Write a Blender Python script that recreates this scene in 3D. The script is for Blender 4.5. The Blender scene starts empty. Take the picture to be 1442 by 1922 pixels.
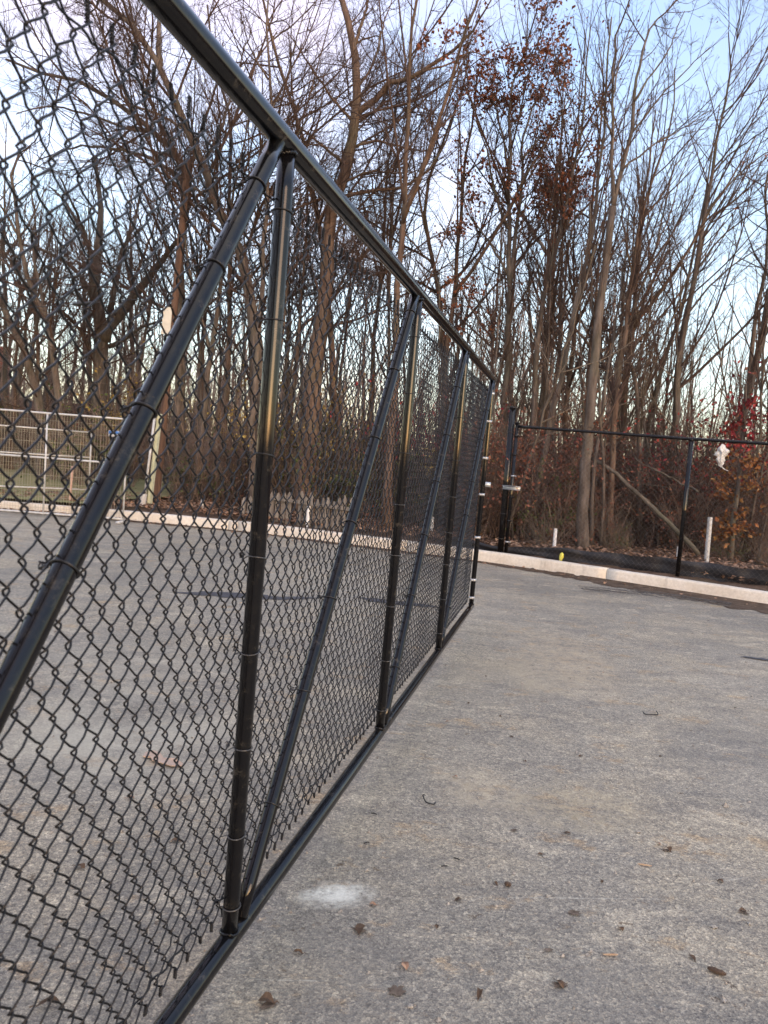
import bpy, math, random
import numpy as np
from mathutils import Vector

SC = bpy.context.scene
COL = SC.collection
R = math.radians
rng = np.random.default_rng(11)
random.seed(4)

# ------------------------------------------------------------------ camera (solved from the photograph)
PW, PH = 1442, 1922
FPX = 1380.5
PITCH, ROLL, CAMH = 0.069155, 0.07597629, 1.37854719
CP = np.array([0.0, 0.0, CAMH])
_F = np.array([0, math.cos(PITCH), -math.sin(PITCH)])
_R = np.array([1.0, 0, 0])
_U = np.cross(_R, _F)
CR = math.cos(ROLL) * _R + math.sin(ROLL) * _U
CU = -math.sin(ROLL) * _R + math.cos(ROLL) * _U


def at(x, y, Y):
    """point on the line of sight through photo point (x, y) at forward distance Y"""
    d = _F + CR * (x - PW / 2) / FPX - CU * (y - PH / 2) / FPX
    return CP + d * (Y / d[1])


def gr(x, y, z=0.0):
    d = _F + CR * (x - PW / 2) / FPX - CU * (y - PH / 2) / FPX
    return CP + d * ((z - CAMH) / d[2])


# ------------------------------------------------------------------ mesh building
class MB:
    def __init__(self):
        self.v, self.f3, self.f4, self.n = [], [], [], 0

    def add(self, v, quads=None, tris=None):
        v = np.asarray(v, float).reshape(-1, 3)
        if quads is not None and len(quads):
            self.f4.append(np.asarray(quads, np.int64).reshape(-1, 4) + self.n)
        if tris is not None and len(tris):
            self.f3.append(np.asarray(tris, np.int64).reshape(-1, 3) + self.n)
        self.v.append(v)
        self.n += len(v)

    def tubes(self, P, Rd, n=6, cap=True, ref=None):
        """P (B,K,3) paths, Rd (B,K) radii"""
        P = np.asarray(P, float)
        Rd = np.asarray(Rd, float)
        if P.ndim == 2:
            P = P[None]
        B, K = P.shape[:2]
        if B == 0:
            return
        Rd = np.broadcast_to(Rd, (B, K))
        T = np.gradient(P, axis=1)
        T /= np.linalg.norm(T, axis=2, keepdims=True) + 1e-12
        D = P[:, -1] - P[:, 0]
        D /= np.linalg.norm(D, axis=1, keepdims=True) + 1e-12
        if ref is None:
            a = np.where(np.abs(D[:, 2:3]) < .8, np.array([[0, 0, 1.0]]), np.array([[1.0, 0.1, 0]]))
        else:
            a = np.broadcast_to(np.asarray(ref, float), (B, 3))
        a = np.repeat(a[:, None, :], K, 1)
        U = a - (a * T).sum(2, keepdims=True) * T
        U /= np.linalg.norm(U, axis=2, keepdims=True) + 1e-12
        V = np.cross(T, U)
        an = np.arange(n) * 2 * np.pi / n
        ring = P[:, :, None, :] + Rd[:, :, None, None] * (U[:, :, None, :] * np.cos(an)[:, None] + V[:, :, None, :] * np.sin(an)[:, None])
        base = (np.arange(B) * K * n)[:, None, None]
        i = np.arange(K - 1)[None, :, None] * n
        j = np.arange(n)[None, None, :]
        j2 = (j + 1) % n
        q = np.stack([base + i + j, base + i + j2, base + i + n + j2, base + i + n + j], -1).reshape(-1, 4)
        tr = None
        verts = ring.reshape(-1, 3)
        if cap and n >= 4:
            tl = []
            b0 = np.arange(B) * K * n
            for k in range(1, n - 1):
                tl.append(np.stack([b0, b0 + k + 1, b0 + k], -1))
                e = b0 + (K - 1) * n
                tl.append(np.stack([e, e + k, e + k + 1], -1))
            tr = np.concatenate(tl)
        self.add(verts, q, tr)

    def tube(self, pts, r, n=8, cap=True, ref=None):
        pts = np.asarray(pts, float)
        self.tubes(pts[None], np.broadcast_to(np.asarray(r, float), (1, len(pts))), n, cap, ref)

    def box(self, c, x, y, z):
        """centre and three half-axis vectors"""
        c, x, y, z = (np.asarray(a, float) for a in (c, x, y, z))
        v = [c + sx * x + sy * y + sz * z for sz in (-1, 1) for sy in (-1, 1) for sx in (-1, 1)]
        self.add(v, [(0, 2, 3, 1), (4, 5, 7, 6), (0, 1, 5, 4), (2, 6, 7, 3), (0, 4, 6, 2), (1, 3, 7, 5)])

    def build(self, name, mat, parent=None, smooth=True):
        me = bpy.data.meshes.new(name)
        V = np.concatenate(self.v).astype(np.float32)
        me.vertices.add(len(V))
        me.vertices.foreach_set('co', V.ravel())
        f4 = np.concatenate(self.f4) if self.f4 else np.zeros((0, 4), np.int64)
        f3 = np.concatenate(self.f3) if self.f3 else np.zeros((0, 3), np.int64)
        loops = np.concatenate([f4.ravel(), f3.ravel()]).astype(np.int32)
        st = np.concatenate([np.arange(len(f4)) * 4, len(f4) * 4 + np.arange(len(f3)) * 3]).astype(np.int32)
        me.loops.add(len(loops))
        me.loops.foreach_set('vertex_index', loops)
        me.polygons.add(len(st))
        me.polygons.foreach_set('loop_start', st)
        me.polygons.foreach_set('use_smooth', np.full(len(st), bool(smooth)))
        me.materials.append(mat)
        me.update(calc_edges=True)
        me.validate()
        o = bpy.data.objects.new(name, me)
        COL.objects.link(o)
        if parent is not None:
            o.parent = parent
        return o


def tag(o, label=None, cat=None, group=None, kind=None):
    if label:
        o['label'] = label
    if cat:
        o['category'] = cat
    if group:
        o['group'] = group
    if kind:
        o['kind'] = kind
    return o


def empty(name, loc=(0, 0, 0), label=None, cat=None, group=None):
    o = bpy.data.objects.new(name, None)
    o.empty_display_size = .1
    o.location = loc
    COL.objects.link(o)
    return tag(o, label, cat, group)


def copy_tree(o, parent=None):
    c = o.copy()
    COL.objects.link(c)
    if parent is not None:
        c.parent = parent
    for ch in list(o.children):
        copy_tree(ch, c)
    return c


def norm(v):
    v = np.asarray(v, float)
    return v / (np.linalg.norm(v) + 1e-12)


def spline(pts, m=8):
    """Catmull-Rom through the points, m steps per span"""
    p = np.asarray(pts, float)
    if len(p) < 3:
        t = np.linspace(0, 1, m + 1)[:, None]
        return p[0] * (1 - t) + p[-1] * t
    q = np.vstack([2 * p[0] - p[1], p, 2 * p[-1] - p[-2]])
    out = []
    for i in range(1, len(q) - 2):
        for t in np.linspace(0, 1, m, endpoint=False):
            a, b, c, d = q[i - 1], q[i], q[i + 1], q[i + 2]
            out.append(.5 * ((2 * b) + (-a + c) * t + (2 * a - 5 * b + 4 * c - d) * t * t + (-a + 3 * b - 3 * c + d) * t ** 3))
    out.append(p[-1])
    return np.array(out)


def resample(pts, K):
    p = np.asarray(pts, float)
    s = np.concatenate([[0], np.cumsum(np.linalg.norm(np.diff(p[:, :3], axis=0), axis=1))])
    t = np.linspace(0, s[-1], K)
    return np.stack([np.interp(t, s, p[:, k]) for k in range(p.shape[1])], 1)


# ------------------------------------------------------------------ materials
class NT:
    def __init__(self, name):
        self.m = bpy.data.materials.new(name)
        self.m.use_nodes = True
        self.t = self.m.node_tree
        self.b = self.t.nodes['Principled BSDF']
        self.co = self.t.nodes.new('ShaderNodeTexCoord').outputs['Object']

    def n(self, typ, **kw):
        nd = self.t.nodes.new(typ)
        for k, v in kw.items():
            setattr(nd, k, v)
        return nd

    def link(self, a, b):
        self.t.links.new(a, b)

    def mapping(self, scale=(1, 1, 1), rot=(0, 0, 0), src=None):
        m = self.n('ShaderNodeMapping')
        m.inputs['Scale'].default_value = scale
        m.inputs['Rotation'].default_value = rot
        self.link(src or self.co, m.inputs['Vector'])
        return m.outputs[0]

    def noise(self, scale, detail=4, rough=.55, src=None, dist=0):
        nd = self.n('ShaderNodeTexNoise')
        nd.inputs['Scale'].default_value = scale
        nd.inputs['Detail'].default_value = detail
        nd.inputs['Roughness'].default_value = rough
        nd.inputs['Distortion'].default_value = dist
        self.link(src or self.co, nd.inputs['Vector'])
        return nd.outputs['Fac']

    def ramp(self, fac, stops, interp='LINEAR'):
        nd = self.n('ShaderNodeValToRGB')
        cr = nd.color_ramp
        cr.interpolation = interp
        while len(cr.elements) < len(stops):
            cr.elements.new(.5)
        for e, (p, c) in zip(cr.elements, stops):
            e.position = p
            if not hasattr(c, '__len__'):
                c = (c, c, c)
            e.color = (*c, 1)
        self.link(fac, nd.inputs[0])
        return nd.outputs[0]

    def mix(self, fac, a, b, mode='MIX'):
        nd = self.n('ShaderNodeMixRGB', blend_type=mode)
        for s, v in ((nd.inputs[0], fac), (nd.inputs[1], a), (nd.inputs[2], b)):
            if hasattr(v, 'is_linked') or hasattr(v, 'links'):
                self.link(v, s)
            elif hasattr(v, '__len__'):
                s.default_value = (*v, 1)
            else:
                s.default_value = v
        return nd.outputs[0]

    def bump(self, h, strength=.3, dist=.01):
        nd = self.n('ShaderNodeBump')
        nd.inputs['Strength'].default_value = strength
        nd.inputs['Distance'].default_value = dist
        self.link(h, nd.inputs['Height'])
        self.link(nd.outputs[0], self.b.inputs['Normal'])

    def set(self, color=None, rough=None, metal=None, spec=None):
        for nm, v in (('Base Color', color), ('Roughness', rough), ('Metallic', metal), ('Specular IOR Level', spec)):
            if v is None:
                continue
            s = self.b.inputs[nm]
            if hasattr(v, 'links'):
                self.link(v, s)
            elif nm == 'Base Color':
                s.default_value = (*v, 1)
            else:
                s.default_value = v
        return self.m


def m_simple(name, c1, c2, scale=6, rough=.7, metal=0, bump=0, detail=4, spec=.4):
    a = NT(name)
    f = a.noise(scale, detail)
    col = a.ramp(f, [(.3, c1), (.7, c2)])
    if bump:
        a.bump(a.noise(scale * 4, 4), bump, .005)
    return a.set(col, rough, metal, spec)


M = {}


def make_materials():
    # black powder coated pipe, dusty
    a = NT('black_pipe_paint')
    d = a.noise(26, 6, .7)
    st = a.noise(60, 5, .7, a.mapping((1, 1, .12)))
    col = a.ramp(d, [(.5, (.005, .005, .006)), (.60, (.010, .0095, .009)), (.70, (.05, .044, .037))])
    rg = a.ramp(st, [(.40, .055), (.58, .09), (.70, .22)])
    M['pipe'] = a.set(col, rg, 0, .31)
    # vinyl coated wire
    a = NT('vinyl_coated_wire')
    M['wire'] = a.set(a.ramp(a.noise(40, 4), [(.35, (.005, .005, .006)), (.75, (.013, .0125, .0135))]), .34, 0, .32)
    M['far_wire'] = m_simple('weathered_black_wire', (.06, .057, .055), (.13, .122, .115), 8, .4, .2)
    M['tie'] = m_simple('dull_tie_wire', (.05, .05, .052), (.16, .155, .15), 60, .35, .7)
    M['black_tie'] = m_simple('black_tie_wire', (.012, .012, .014), (.03, .03, .03), 60, .35, .2)
    M['zinc'] = m_simple('galvanised_steel', (.38, .39, .40), (.56, .57, .58), 25, .42, .75, .05)
    M['zinc_dull'] = m_simple('dull_galvanised_steel', (.42, .42, .40), (.6, .6, .58), 14, .55, .25, .05)
    M['mesh_zinc'] = m_simple('dull_zinc_wire', (.30, .27, .20), (.45, .40, .29), 10, .5, .3)
    M['pvc'] = m_simple('white_plastic_pipe', (.62, .62, .60), (.78, .78, .77), 12, .4, 0, 0)
    M['bucket'] = m_simple('grubby_white_plastic', (.4, .39, .37), (.56, .55, .52), 20, .5)
    M['pale_green'] = m_simple('pale_green_paint', (.40, .42, .29), (.56, .58, .43), 9, .6)
    M['yellow'] = m_simple('yellow_plastic', (.55, .50, .05), (.7, .66, .16), 20, .4)
    M['orange_pipe'] = m_simple('faded_salmon_paint', (.45, .27, .2), (.62, .42, .33), 20, .6)
    M['blue'] = m_simple('blue_sign_paint', (.06, .16, .40), (.09, .22, .48), 10, .45)
    M['white'] = m_simple('white_sign_paint', (.62, .63, .64), (.75, .75, .75), 10, .5)
    M['plate'] = m_simple('cream_enamel_plate', (.52, .49, .40), (.64, .61, .52), 8, .5)
    M['card'] = m_simple('faded_cardboard', (.42, .30, .22), (.52, .39, .30), 14, .9)
    # concrete kerb
    a = NT('kerb_concrete')
    n1 = a.noise(2.2, 6, .6)
    n2 = a.noise(30, 6, .7)
    n3 = a.noise(5, 5, .65, a.mapping((1, 1, .2)))
    c = a.ramp(n1, [(.25, (.58, .50, .40)), (.5, (.70, .63, .52)), (.78, (.79, .73, .63))])
    c = a.mix(.55, c, a.ramp(n2, [(.3, (.62, .60, .56)), (.65, (1, 1, 1))]), 'MULTIPLY')
    c = a.mix(a.ramp(n3, [(.56, 0.0), (.74, .55)]), c, (.16, .12, .085))
    a.bump(n2, .35, .01)
    M['kerb'] = a.set(c, .9)
    # wood
    a = NT('weathered_picket_wood')
    g = a.noise(14, 6, .6, a.mapping((1, 1, .08)))
    a.bump(g, .4, .01)
    M['picket'] = a.set(a.ramp(g, [(.3, (.10, .085, .07)), (.55, (.22, .19, .155)), (.8, (.36, .32, .27))]), .9)
    a = NT('brown_pole_wood')
    g = a.noise(16, 6, .65, a.mapping((1, 1, .06)))
    a.bump(g, .5, .01)
    M['pole'] = a.set(a.ramp(g, [(.3, (.055, .03, .02)), (.6, (.125, .072, .047)), (.85, (.20, .12, .08))]), .9)

    def bark(name, c1, c2, c3, sc=9):
        a = NT(name)
        g = a.noise(sc, 7, .68, a.mapping((1, 1, .22)))
        g2 = a.noise(1.1, 3, .5)
        c = a.ramp(g, [(.28, c1), (.52, c2), (.78, c3)])
        c = a.mix(a.ramp(g2, [(.5, 0.0), (.72, .45)]), c, (.10, .105, .06))
        a.bump(g, .7, .03)
        return a.set(c, .92, 0, .2)

    M['bark'] = bark('grey_brown_bark', (.036, .028, .023), (.122, .097, .079), (.24, .196, .163))
    M['bark_red'] = bark('reddish_brown_bark', (.038, .024, .018), (.135, .09, .065), (.24, .172, .126))
    M['bark_pale'] = bark('pale_grey_bark', (.042, .034, .027), (.115, .094, .073), (.20, .17, .138))
    M['twig'] = m_simple('bare_twig_bark', (.045, .029, .023), (.105, .070, .054), 3, .85, 0, 0, 3, .2)
    M['twig_pale'] = m_simple('pale_twig_bark', (.10, .08, .06), (.21, .17, .13), 3, .85, 0, 0, 3, .2)
    M['brush'] = m_simple('dry_brush_stems', (.10, .066, .05), (.33, .245, .19), 2.6, .9, 0, 0, 3, .2)

    def leaf(name, cs, rough=.75):
        a = NT(name)
        oi = a.noise(9, 2, .5)
        v = a.n('ShaderNodeTexWhiteNoise', noise_dimensions='3D')
        s = a.n('ShaderNodeVectorMath', operation='SNAP')
        s.inputs[1].default_value = (.08, .08, .08)
        a.link(a.co, s.inputs[0])
        a.link(s.outputs[0], v.inputs['Vector'])
        f = a.mix(.6, oi, v.outputs['Value'])
        n = len(cs)
        c = a.ramp(f, [(.2 + .6 * i / (n - 1), cs[i]) for i in range(n)])
        m = a.set(c, rough, 0, .25)
        return m

    M['leaf_oak'] = leaf('dry_russet_leaves', [(.085, .03, .018), (.17, .058, .03), (.25, .10, .05)])
    M['leaf_orange'] = leaf('orange_vine_leaves', [(.11, .04, .02), (.24, .09, .03), (.31, .17, .055)])
    M['leaf_red'] = leaf('red_autumn_leaves', [(.12, .014, .02), (.26, .032, .04), (.34, .07, .045)])
    M['leaf_rust'] = leaf('rusty_bush_leaves', [(.10, .035, .022), (.19, .07, .045), (.25, .115, .07)])
    M['leaf_green'] = leaf('dull_green_leaves', [(.035, .05, .015), (.075, .095, .03), (.13, .135, .05)])
    M['leaf_yellow'] = leaf('yellowing_leaves', [(.12, .09, .025), (.26, .18, .045), (.34, .25, .08)])
    M['yard_leaf'] = leaf('dark_trodden_leaves', [(.035, .024, .017), (.075, .048, .03), (.14, .088, .052)])
    M['litter'] = leaf('brown_leaf_litter', [(.07, .042, .028), (.18, .105, .065), (.30, .18, .115), (.38, .25, .165)])
    a = NT('silt_cloth')
    wv = a.noise(3, 5, .6, a.mapping((.6, .6, 3)))
    M['silt'] = a.set(a.ramp(wv, [(.3, (.012, .012, .014)), (.7, (.035, .034, .038))]), .55, 0, .4)
    # plastic bag
    a = NT('thin_white_plastic')
    a.b.inputs['Transmission Weight'].default_value = .15
    M['bag'] = a.set(a.ramp(a.noise(14, 3), [(.3, (.55, .53, .49)), (.7, (.78, .77, .75))]), .45)

    # ---- asphalt
    a = NT('dusty_asphalt')
    big = a.noise(.22, 4, .55)
    mid = a.noise(1.1, 8, .68, None, .3)
    stre = a.noise(1.5, 7, .7, a.mapping((1, 2.6, 1), (0, 0, R(-28))), .4)
    fine = a.noise(210, 4, .7)
    fine2 = a.noise(38, 8, .78)
    c = a.ramp(big, [(.36, (.205, .19, .172)), (.48, (.285, .26, .23)), (.62, (.345, .312, .27))])
    c = a.mix(a.ramp(mid, [(.48, 0.0), (.56, .45), (.68, .8)]), c, (.385, .335, .268))      # tan dust
    c = a.mix(a.ramp(stre, [(.50, 0.0), (.60, .45), (.70, .7)]), c, (.198, .183, .172))     # bare darker asphalt
    pale = a.noise(2.3, 9, .74, a.mapping((1, 1.9, 1), (0, 0, R(20))), .6)
    c = a.mix(a.ramp(pale, [(.54, 0.0), (.60, .4), (.70, .8)]), c, (.50, .44, .36))        # pale mud film
    ochre = a.noise(3.1, 9, .74, a.mapping((1, 1.6, 1), (0, 0, R(-12))))
    c = a.mix(a.ramp(ochre, [(.56, 0.0), (.63, .55)]), c, (.38, .27, .165))
    spots = a.noise(6.5, 9, .78)
    c = a.mix(a.ramp(spots, [(.61, 0.0), (.65, .85)]), c, (.085, .058, .04))                # soil crumbs
    vo = a.n('ShaderNodeTexVoronoi', feature='F1')
    vo.inputs['Scale'].default_value = 125
    a.link(a.co, vo.inputs['Vector'])
    sp = a.n('ShaderNodeSeparateColor')
    a.link(vo.outputs['Color'], sp.inputs[0])
    c = a.mix(.75, c, a.ramp(sp.outputs[0], [(.0, (.52, .52, .55)), (.35, (.86, .86, .87)), (.8, (1.12, 1.11, 1.08)), (.97, (1.6, 1.57, 1.5))]), 'MULTIPLY')
    c = a.mix(.8, c, a.ramp(fine, [(.36, (.45, .45, .47)), (.5, (.98, .98, .98)), (.64, (1.6, 1.58, 1.52))]), 'MULTIPLY')
    c = a.mix(.5, c, a.ramp(fine2, [(.36, (.55, .55, .57)), (.64, (1.42, 1.40, 1.37))]), 'MULTIPLY')
    blot = a.noise(13, 8, .8, None, .2)
    c = a.mix(.5, c, a.ramp(blot, [(.38, (.66, .66, .69)), (.52, (1, 1, 1)), (.64, (1.34, 1.31, 1.24))]), 'MULTIPLY')
    # chalky scuffs and long scratches left by dragged steel
    sx = a.n('ShaderNodeSeparateXYZ')
    a.link(a.co, sx.inputs[0])

    def mth(op, p, q=None, cl=False):
        nd = a.n('ShaderNodeMath', operation=op, use_clamp=cl)
        for i_, v_ in enumerate((p, q)):
            if v_ is None:
                continue
            if hasattr(v_, 'links'):
                a.link(v_, nd.inputs[i_])
            else:
                nd.inputs[i_].default_value = v_
        return nd.outputs[0]

    def scuff(p, q, hw, amount, col, c, brk):
        d = np.array(q[:2]) - np.array(p[:2])
        L_ = np.linalg.norm(d)
        d = d / L_
        mx, my = (p[0] + q[0]) / 2, (p[1] + q[1]) / 2
        u = mth('ADD', mth('MULTIPLY', mth('SUBTRACT', sx.outputs[0], mx), d[0]), mth('MULTIPLY', mth('SUBTRACT', sx.outputs[1], my), d[1]))
        v = mth('ADD', mth('MULTIPLY', mth('SUBTRACT', sx.outputs[0], mx), -d[1]), mth('MULTIPLY', mth('SUBTRACT', sx.outputs[1], my), d[0]))
        v = mth('ADD', v, mth('MULTIPLY', mth('SUBTRACT', mid, .5), hw * 2.0))
        e = mth('ADD', mth('POWER', mth('ABSOLUTE', mth('DIVIDE', u, L_ / 2)), 2.0), mth('POWER', mth('ABSOLUTE', mth('DIVIDE', v, hw)), 2.0))
        f = mth('SUBTRACT', 1.0, e, True)
        f = mth('MULTIPLY', mth('MULTIPLY', f, a.ramp(brk, [(.40, 0.0), (.58, 1.0)])), amount, True)
        return a.mix(f, c, col)
    c = scuff(gr(545, 1692), gr(715, 1668), .085, 1.0, (.60, .585, .55), c, blot)
    c = scuff(gr(560, 1680), gr(690, 1672), .045, 1.1, (.70, .69, .66), c, fine2)
    c = scuff(gr(-60, 1400), gr(480, 1330), .85, .75, (.46, .43, .375), c, mid)
    c = scuff(gr(60, 1230), gr(470, 1260), .6, .6, (.44, .40, .34), c, stre)
    c = scuff(gr(1330, 1500), gr(1560, 1350), .7, .6, (.165, .158, .155), c, mid)
    c = scuff(gr(480, 1880), gr(800, 1790), .22, .55, (.18, .17, .165), c, blot)
    c = scuff(gr(1000, 1900), gr(1300, 1830), .16, .5, (.18, .17, .165), c, blot)
    c = scuff(gr(880, 1684), gr(1290, 1688), .004, .8, (.52, .49, .44), c, fine2)
    c = scuff(gr(450, 1838), gr(660, 1842), .003, .7, (.52, .49, .44), c, fine2)
    c = scuff(gr(820, 1715), gr(930, 1675), .003, .7, (.52, .49, .44), c, fine2)
    c = scuff(gr(1290, 1665), gr(1440, 1640), .004, .6, (.5, .47, .42), c, fine2)
    c = scuff(gr(1010, 1170), gr(1120, 1330), .45, .8, (.42, .34, .25), c, blot)
    c = scuff(gr(820, 1500), gr(1000, 1480), .34, .75, (.44, .37, .28), c, blot)
    c = scuff(gr(1000, 1560), gr(1150, 1470), .25, .7, (.42, .35, .25), c, blot)
    c = scuff(gr(900, 1330), gr(1010, 1230), .5, .6, (.40, .34, .26), c, mid)
    c = a.mix(1.0, c, (.985, .985, .90), 'MULTIPLY')
    hgt = a.mix(.35, vo.outputs['Distance'], fine2)
    a.bump(hgt, .5, .006)
    M['asphalt'] = a.set(c, a.ramp(mid, [(.3, .72), (.7, .92)]), 0, .35)
    # damp patches, kerb dirt
    M['damp'] = m_simple('damp_asphalt', (.040, .040, .046), (.075, .073, .078), 30, .62, 0, .4, 6)
    M['mud'] = m_simple('trodden_mud', (.075, .053, .038), (.20, .155, .115), 45, .95, 0, .5, 7)
    a = NT('gutter_soil')
    n1 = a.noise(9, 7, .7)
    a.bump(a.noise(40, 6, .7), .7, .02)
    M['soil'] = a.set(a.ramp(n1, [(.3, (.05, .034, .024)), (.55, (.105, .075, .053)), (.8, (.19, .145, .108))]), .95, 0, .2)
    a = NT('woodland_floor')
    n1 = a.noise(1.7, 6, .65)
    n2 = a.noise(18, 7, .75)
    c = a.ramp(n2, [(.25, (.045, .03, .021)), (.5, (.125, .08, .054)), (.75, (.24, .165, .112))])
    c = a.mix(a.ramp(n1, [(.5, 0.0), (.75, .5)]), c, (.055, .06, .028))
    a.bump(n2, .8, .03)
    M['floor'] = a.set(c, .95, 0, .15)
    a = NT('winter_turf')
    n1 = a.noise(.9, 5, .6)
    n2 = a.noise(40, 6, .75)
    c = a.ramp(n1, [(.3, (.21, .205, .09)), (.55, (.29, .27, .125)), (.75, (.33, .27, .155))])
    c = a.mix(.7, c, a.ramp(n2, [(.3, (.5, .5, .5)), (.7, (1.3, 1.3, 1.3))]), 'MULTIPLY')
    a.bump(n2, .8, .03)
    M['turf'] = a.set(c, .95, 0, .15)
    M['brick'] = m_simple('red_brick', (.16, .05, .035), (.24, .085, .06), 20, .9)
    M['roof_red'] = m_simple('dull_red_roof', (.12, .05, .035), (.18, .08, .055), 6, .85)
    M['siding'] = m_simple('grey_siding', (.22, .21, .19), (.30, .29, .27), 6, .8)
    M['pane'] = m_simple('dark_window_glass', (.02, .025, .03), (.05, .055, .06), 2, .12)
    M['stone'] = m_simple('pale_stone_chip', (.22, .205, .18), (.40, .38, .34), 30, .85)
    M['bark_bit'] = m_simple('dark_wood_chip', (.05, .032, .022), (.11, .075, .05), 40, .9)
    M['tan_bit'] = m_simple('split_wood', (.32, .22, .14), (.45, .33, .22), 40, .9)
    M['dark_board'] = m_simple('dark_fence_boards', (.03, .024, .02), (.075, .06, .05), 6, .9)
    M['cable'] = m_simple('black_cable', (.012, .012, .013), (.025, .025, .026), 8, .5)


make_materials()

# ------------------------------------------------------------------ gate frame axes (solved)
GB = np.array([-0.3188001, 1.8343579, 0.13])
GD = np.array([0.2411966, 0.97044048, 0.0083352])
GU = np.array([0.0112595, -0.01138646, 0.99987178])
GN = norm(np.cross(GD, GU))
if GN[0] < 0:
    GN = -GN
GH = 1.96
GP = 1.55625884
GEND = GP * 3.075
RT, RB, RP = .0275, .0258, .0212      # rail and post radii
GS0 = -2 * GP


def gp(s, h, o=0.0):
    return GB + GD * s + GU * h + GN * o


def helix(x0, h0, h1, ph, r=.0033, turns=3, K=14):
    """twisted barb strand in the gate plane"""
    t = np.linspace(0, 1, K)
    an = ph + t * turns * 2 * np.pi
    return np.stack([x0 + r * np.cos(an), h0 + (h1 - h0) * t, r * np.sin(an)], 1)


def fabric(width, height, w=.036, Pz=.072, yr=.0045, wr=.0022, sides=5, detail=True, barb=.028, jitter=.0):
    """chain link fabric in local (s, h, o) coordinates: woven zigzag wires, twisted barbs at both selvages"""
    out = []
    ncol = int(width / w)
    npd = int(height / Pz)
    if detail:
        ph = np.array([-.10, -.05, 0, .05, .10, .25])
        xs = np.array([.62, .84, .985, .84, .62, 0.0])
        ys = np.array([1.0, .75, 0, -.75, -1.0, -1.35])
    else:
        ph = np.array([-.08, 0.0, .08, .25])
        xs = np.array([.66, .97, .66, 0.0])
        ys = np.array([1.0, 0, -1.0, -1.2])
    phase = np.concatenate([.25 + ph, .75 + ph])
    X = np.concatenate([xs, -xs])
    Y = np.concatenate([ys, -ys])
    A = w / 2 + (.0058 if detail else .0035)
    allp = (np.arange(npd)[:, None] + phase[None]).ravel()
    Xc = np.tile(X, npd)
    Yc = np.tile(Y, npd)
    d0 = 3 if detail else 1                       # the wires start just past their first crossing
    allp = np.concatenate([allp[d0:], [npd + .15, npd + .20]])
    Xc = np.concatenate([Xc[d0:], [.62, .86]])
    Yc = np.concatenate([Yc[d0:], [1.0, .6]])
    P = np.zeros((ncol, len(allp), 3))
    for k in range(ncol):
        s = 1 if k % 2 == 0 else -1
        P[k, :, 0] = (k + .5) * w + s * Xc * A
        P[k, :, 1] = allp * Pz
        P[k, :, 2] = s * Yc * yr
    # each wire is bent a little differently
    P[:, :, 1] += rng.normal(0, .0012, (ncol, 1))
    P[:, :, 0] += rng.normal(0, .0009, (ncol, len(allp)))
    P[:, :, 2] += rng.normal(0, .0007, (ncol, len(allp)))
    sag = .004 * np.sin(np.arange(ncol)[:, None] * .31) * np.sin(allp[None] * .37) + .003 * np.sin(np.arange(ncol)[:, None] * .083 + 1)
    P[:, :, 2] += sag
    out.append((P, wr, sides))
    # selvage barbs
    bb = []
    htop = (npd + .2) * Pz
    hbot = allp[0] * Pz
    for k in range(0, ncol - 1, 2):
        x = (k + 1) * w
        a, b_ = rng.uniform(0, 6, 2)
        lt, lb = barb * rng.uniform(.8, 1.15), barb * rng.uniform(.45, .8)
        lx = rng.normal(0, .003, 2)
        for q in (0, math.pi):
            h1 = helix(x, htop - .004, htop + lt, a + q)
            h1[:, 0] += lx[0] * np.linspace(0, 1, len(h1))
            h2 = helix(x, hbot + .003, hbot - lb, b_ + q)
            h2[:, 0] += lx[1] * np.linspace(0, 1, len(h2))
            bb += [h1, h2]
    if detail:
        out.append((np.array(bb), wr * .95, 4))
    return out, htop


def to_gate(P, s0, h0, o0):
    return GB + GD * (s0 + P[..., 0:1]) + GU * (h0 + P[..., 1:2]) + GN * (o0 + P[..., 2:3])


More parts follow.
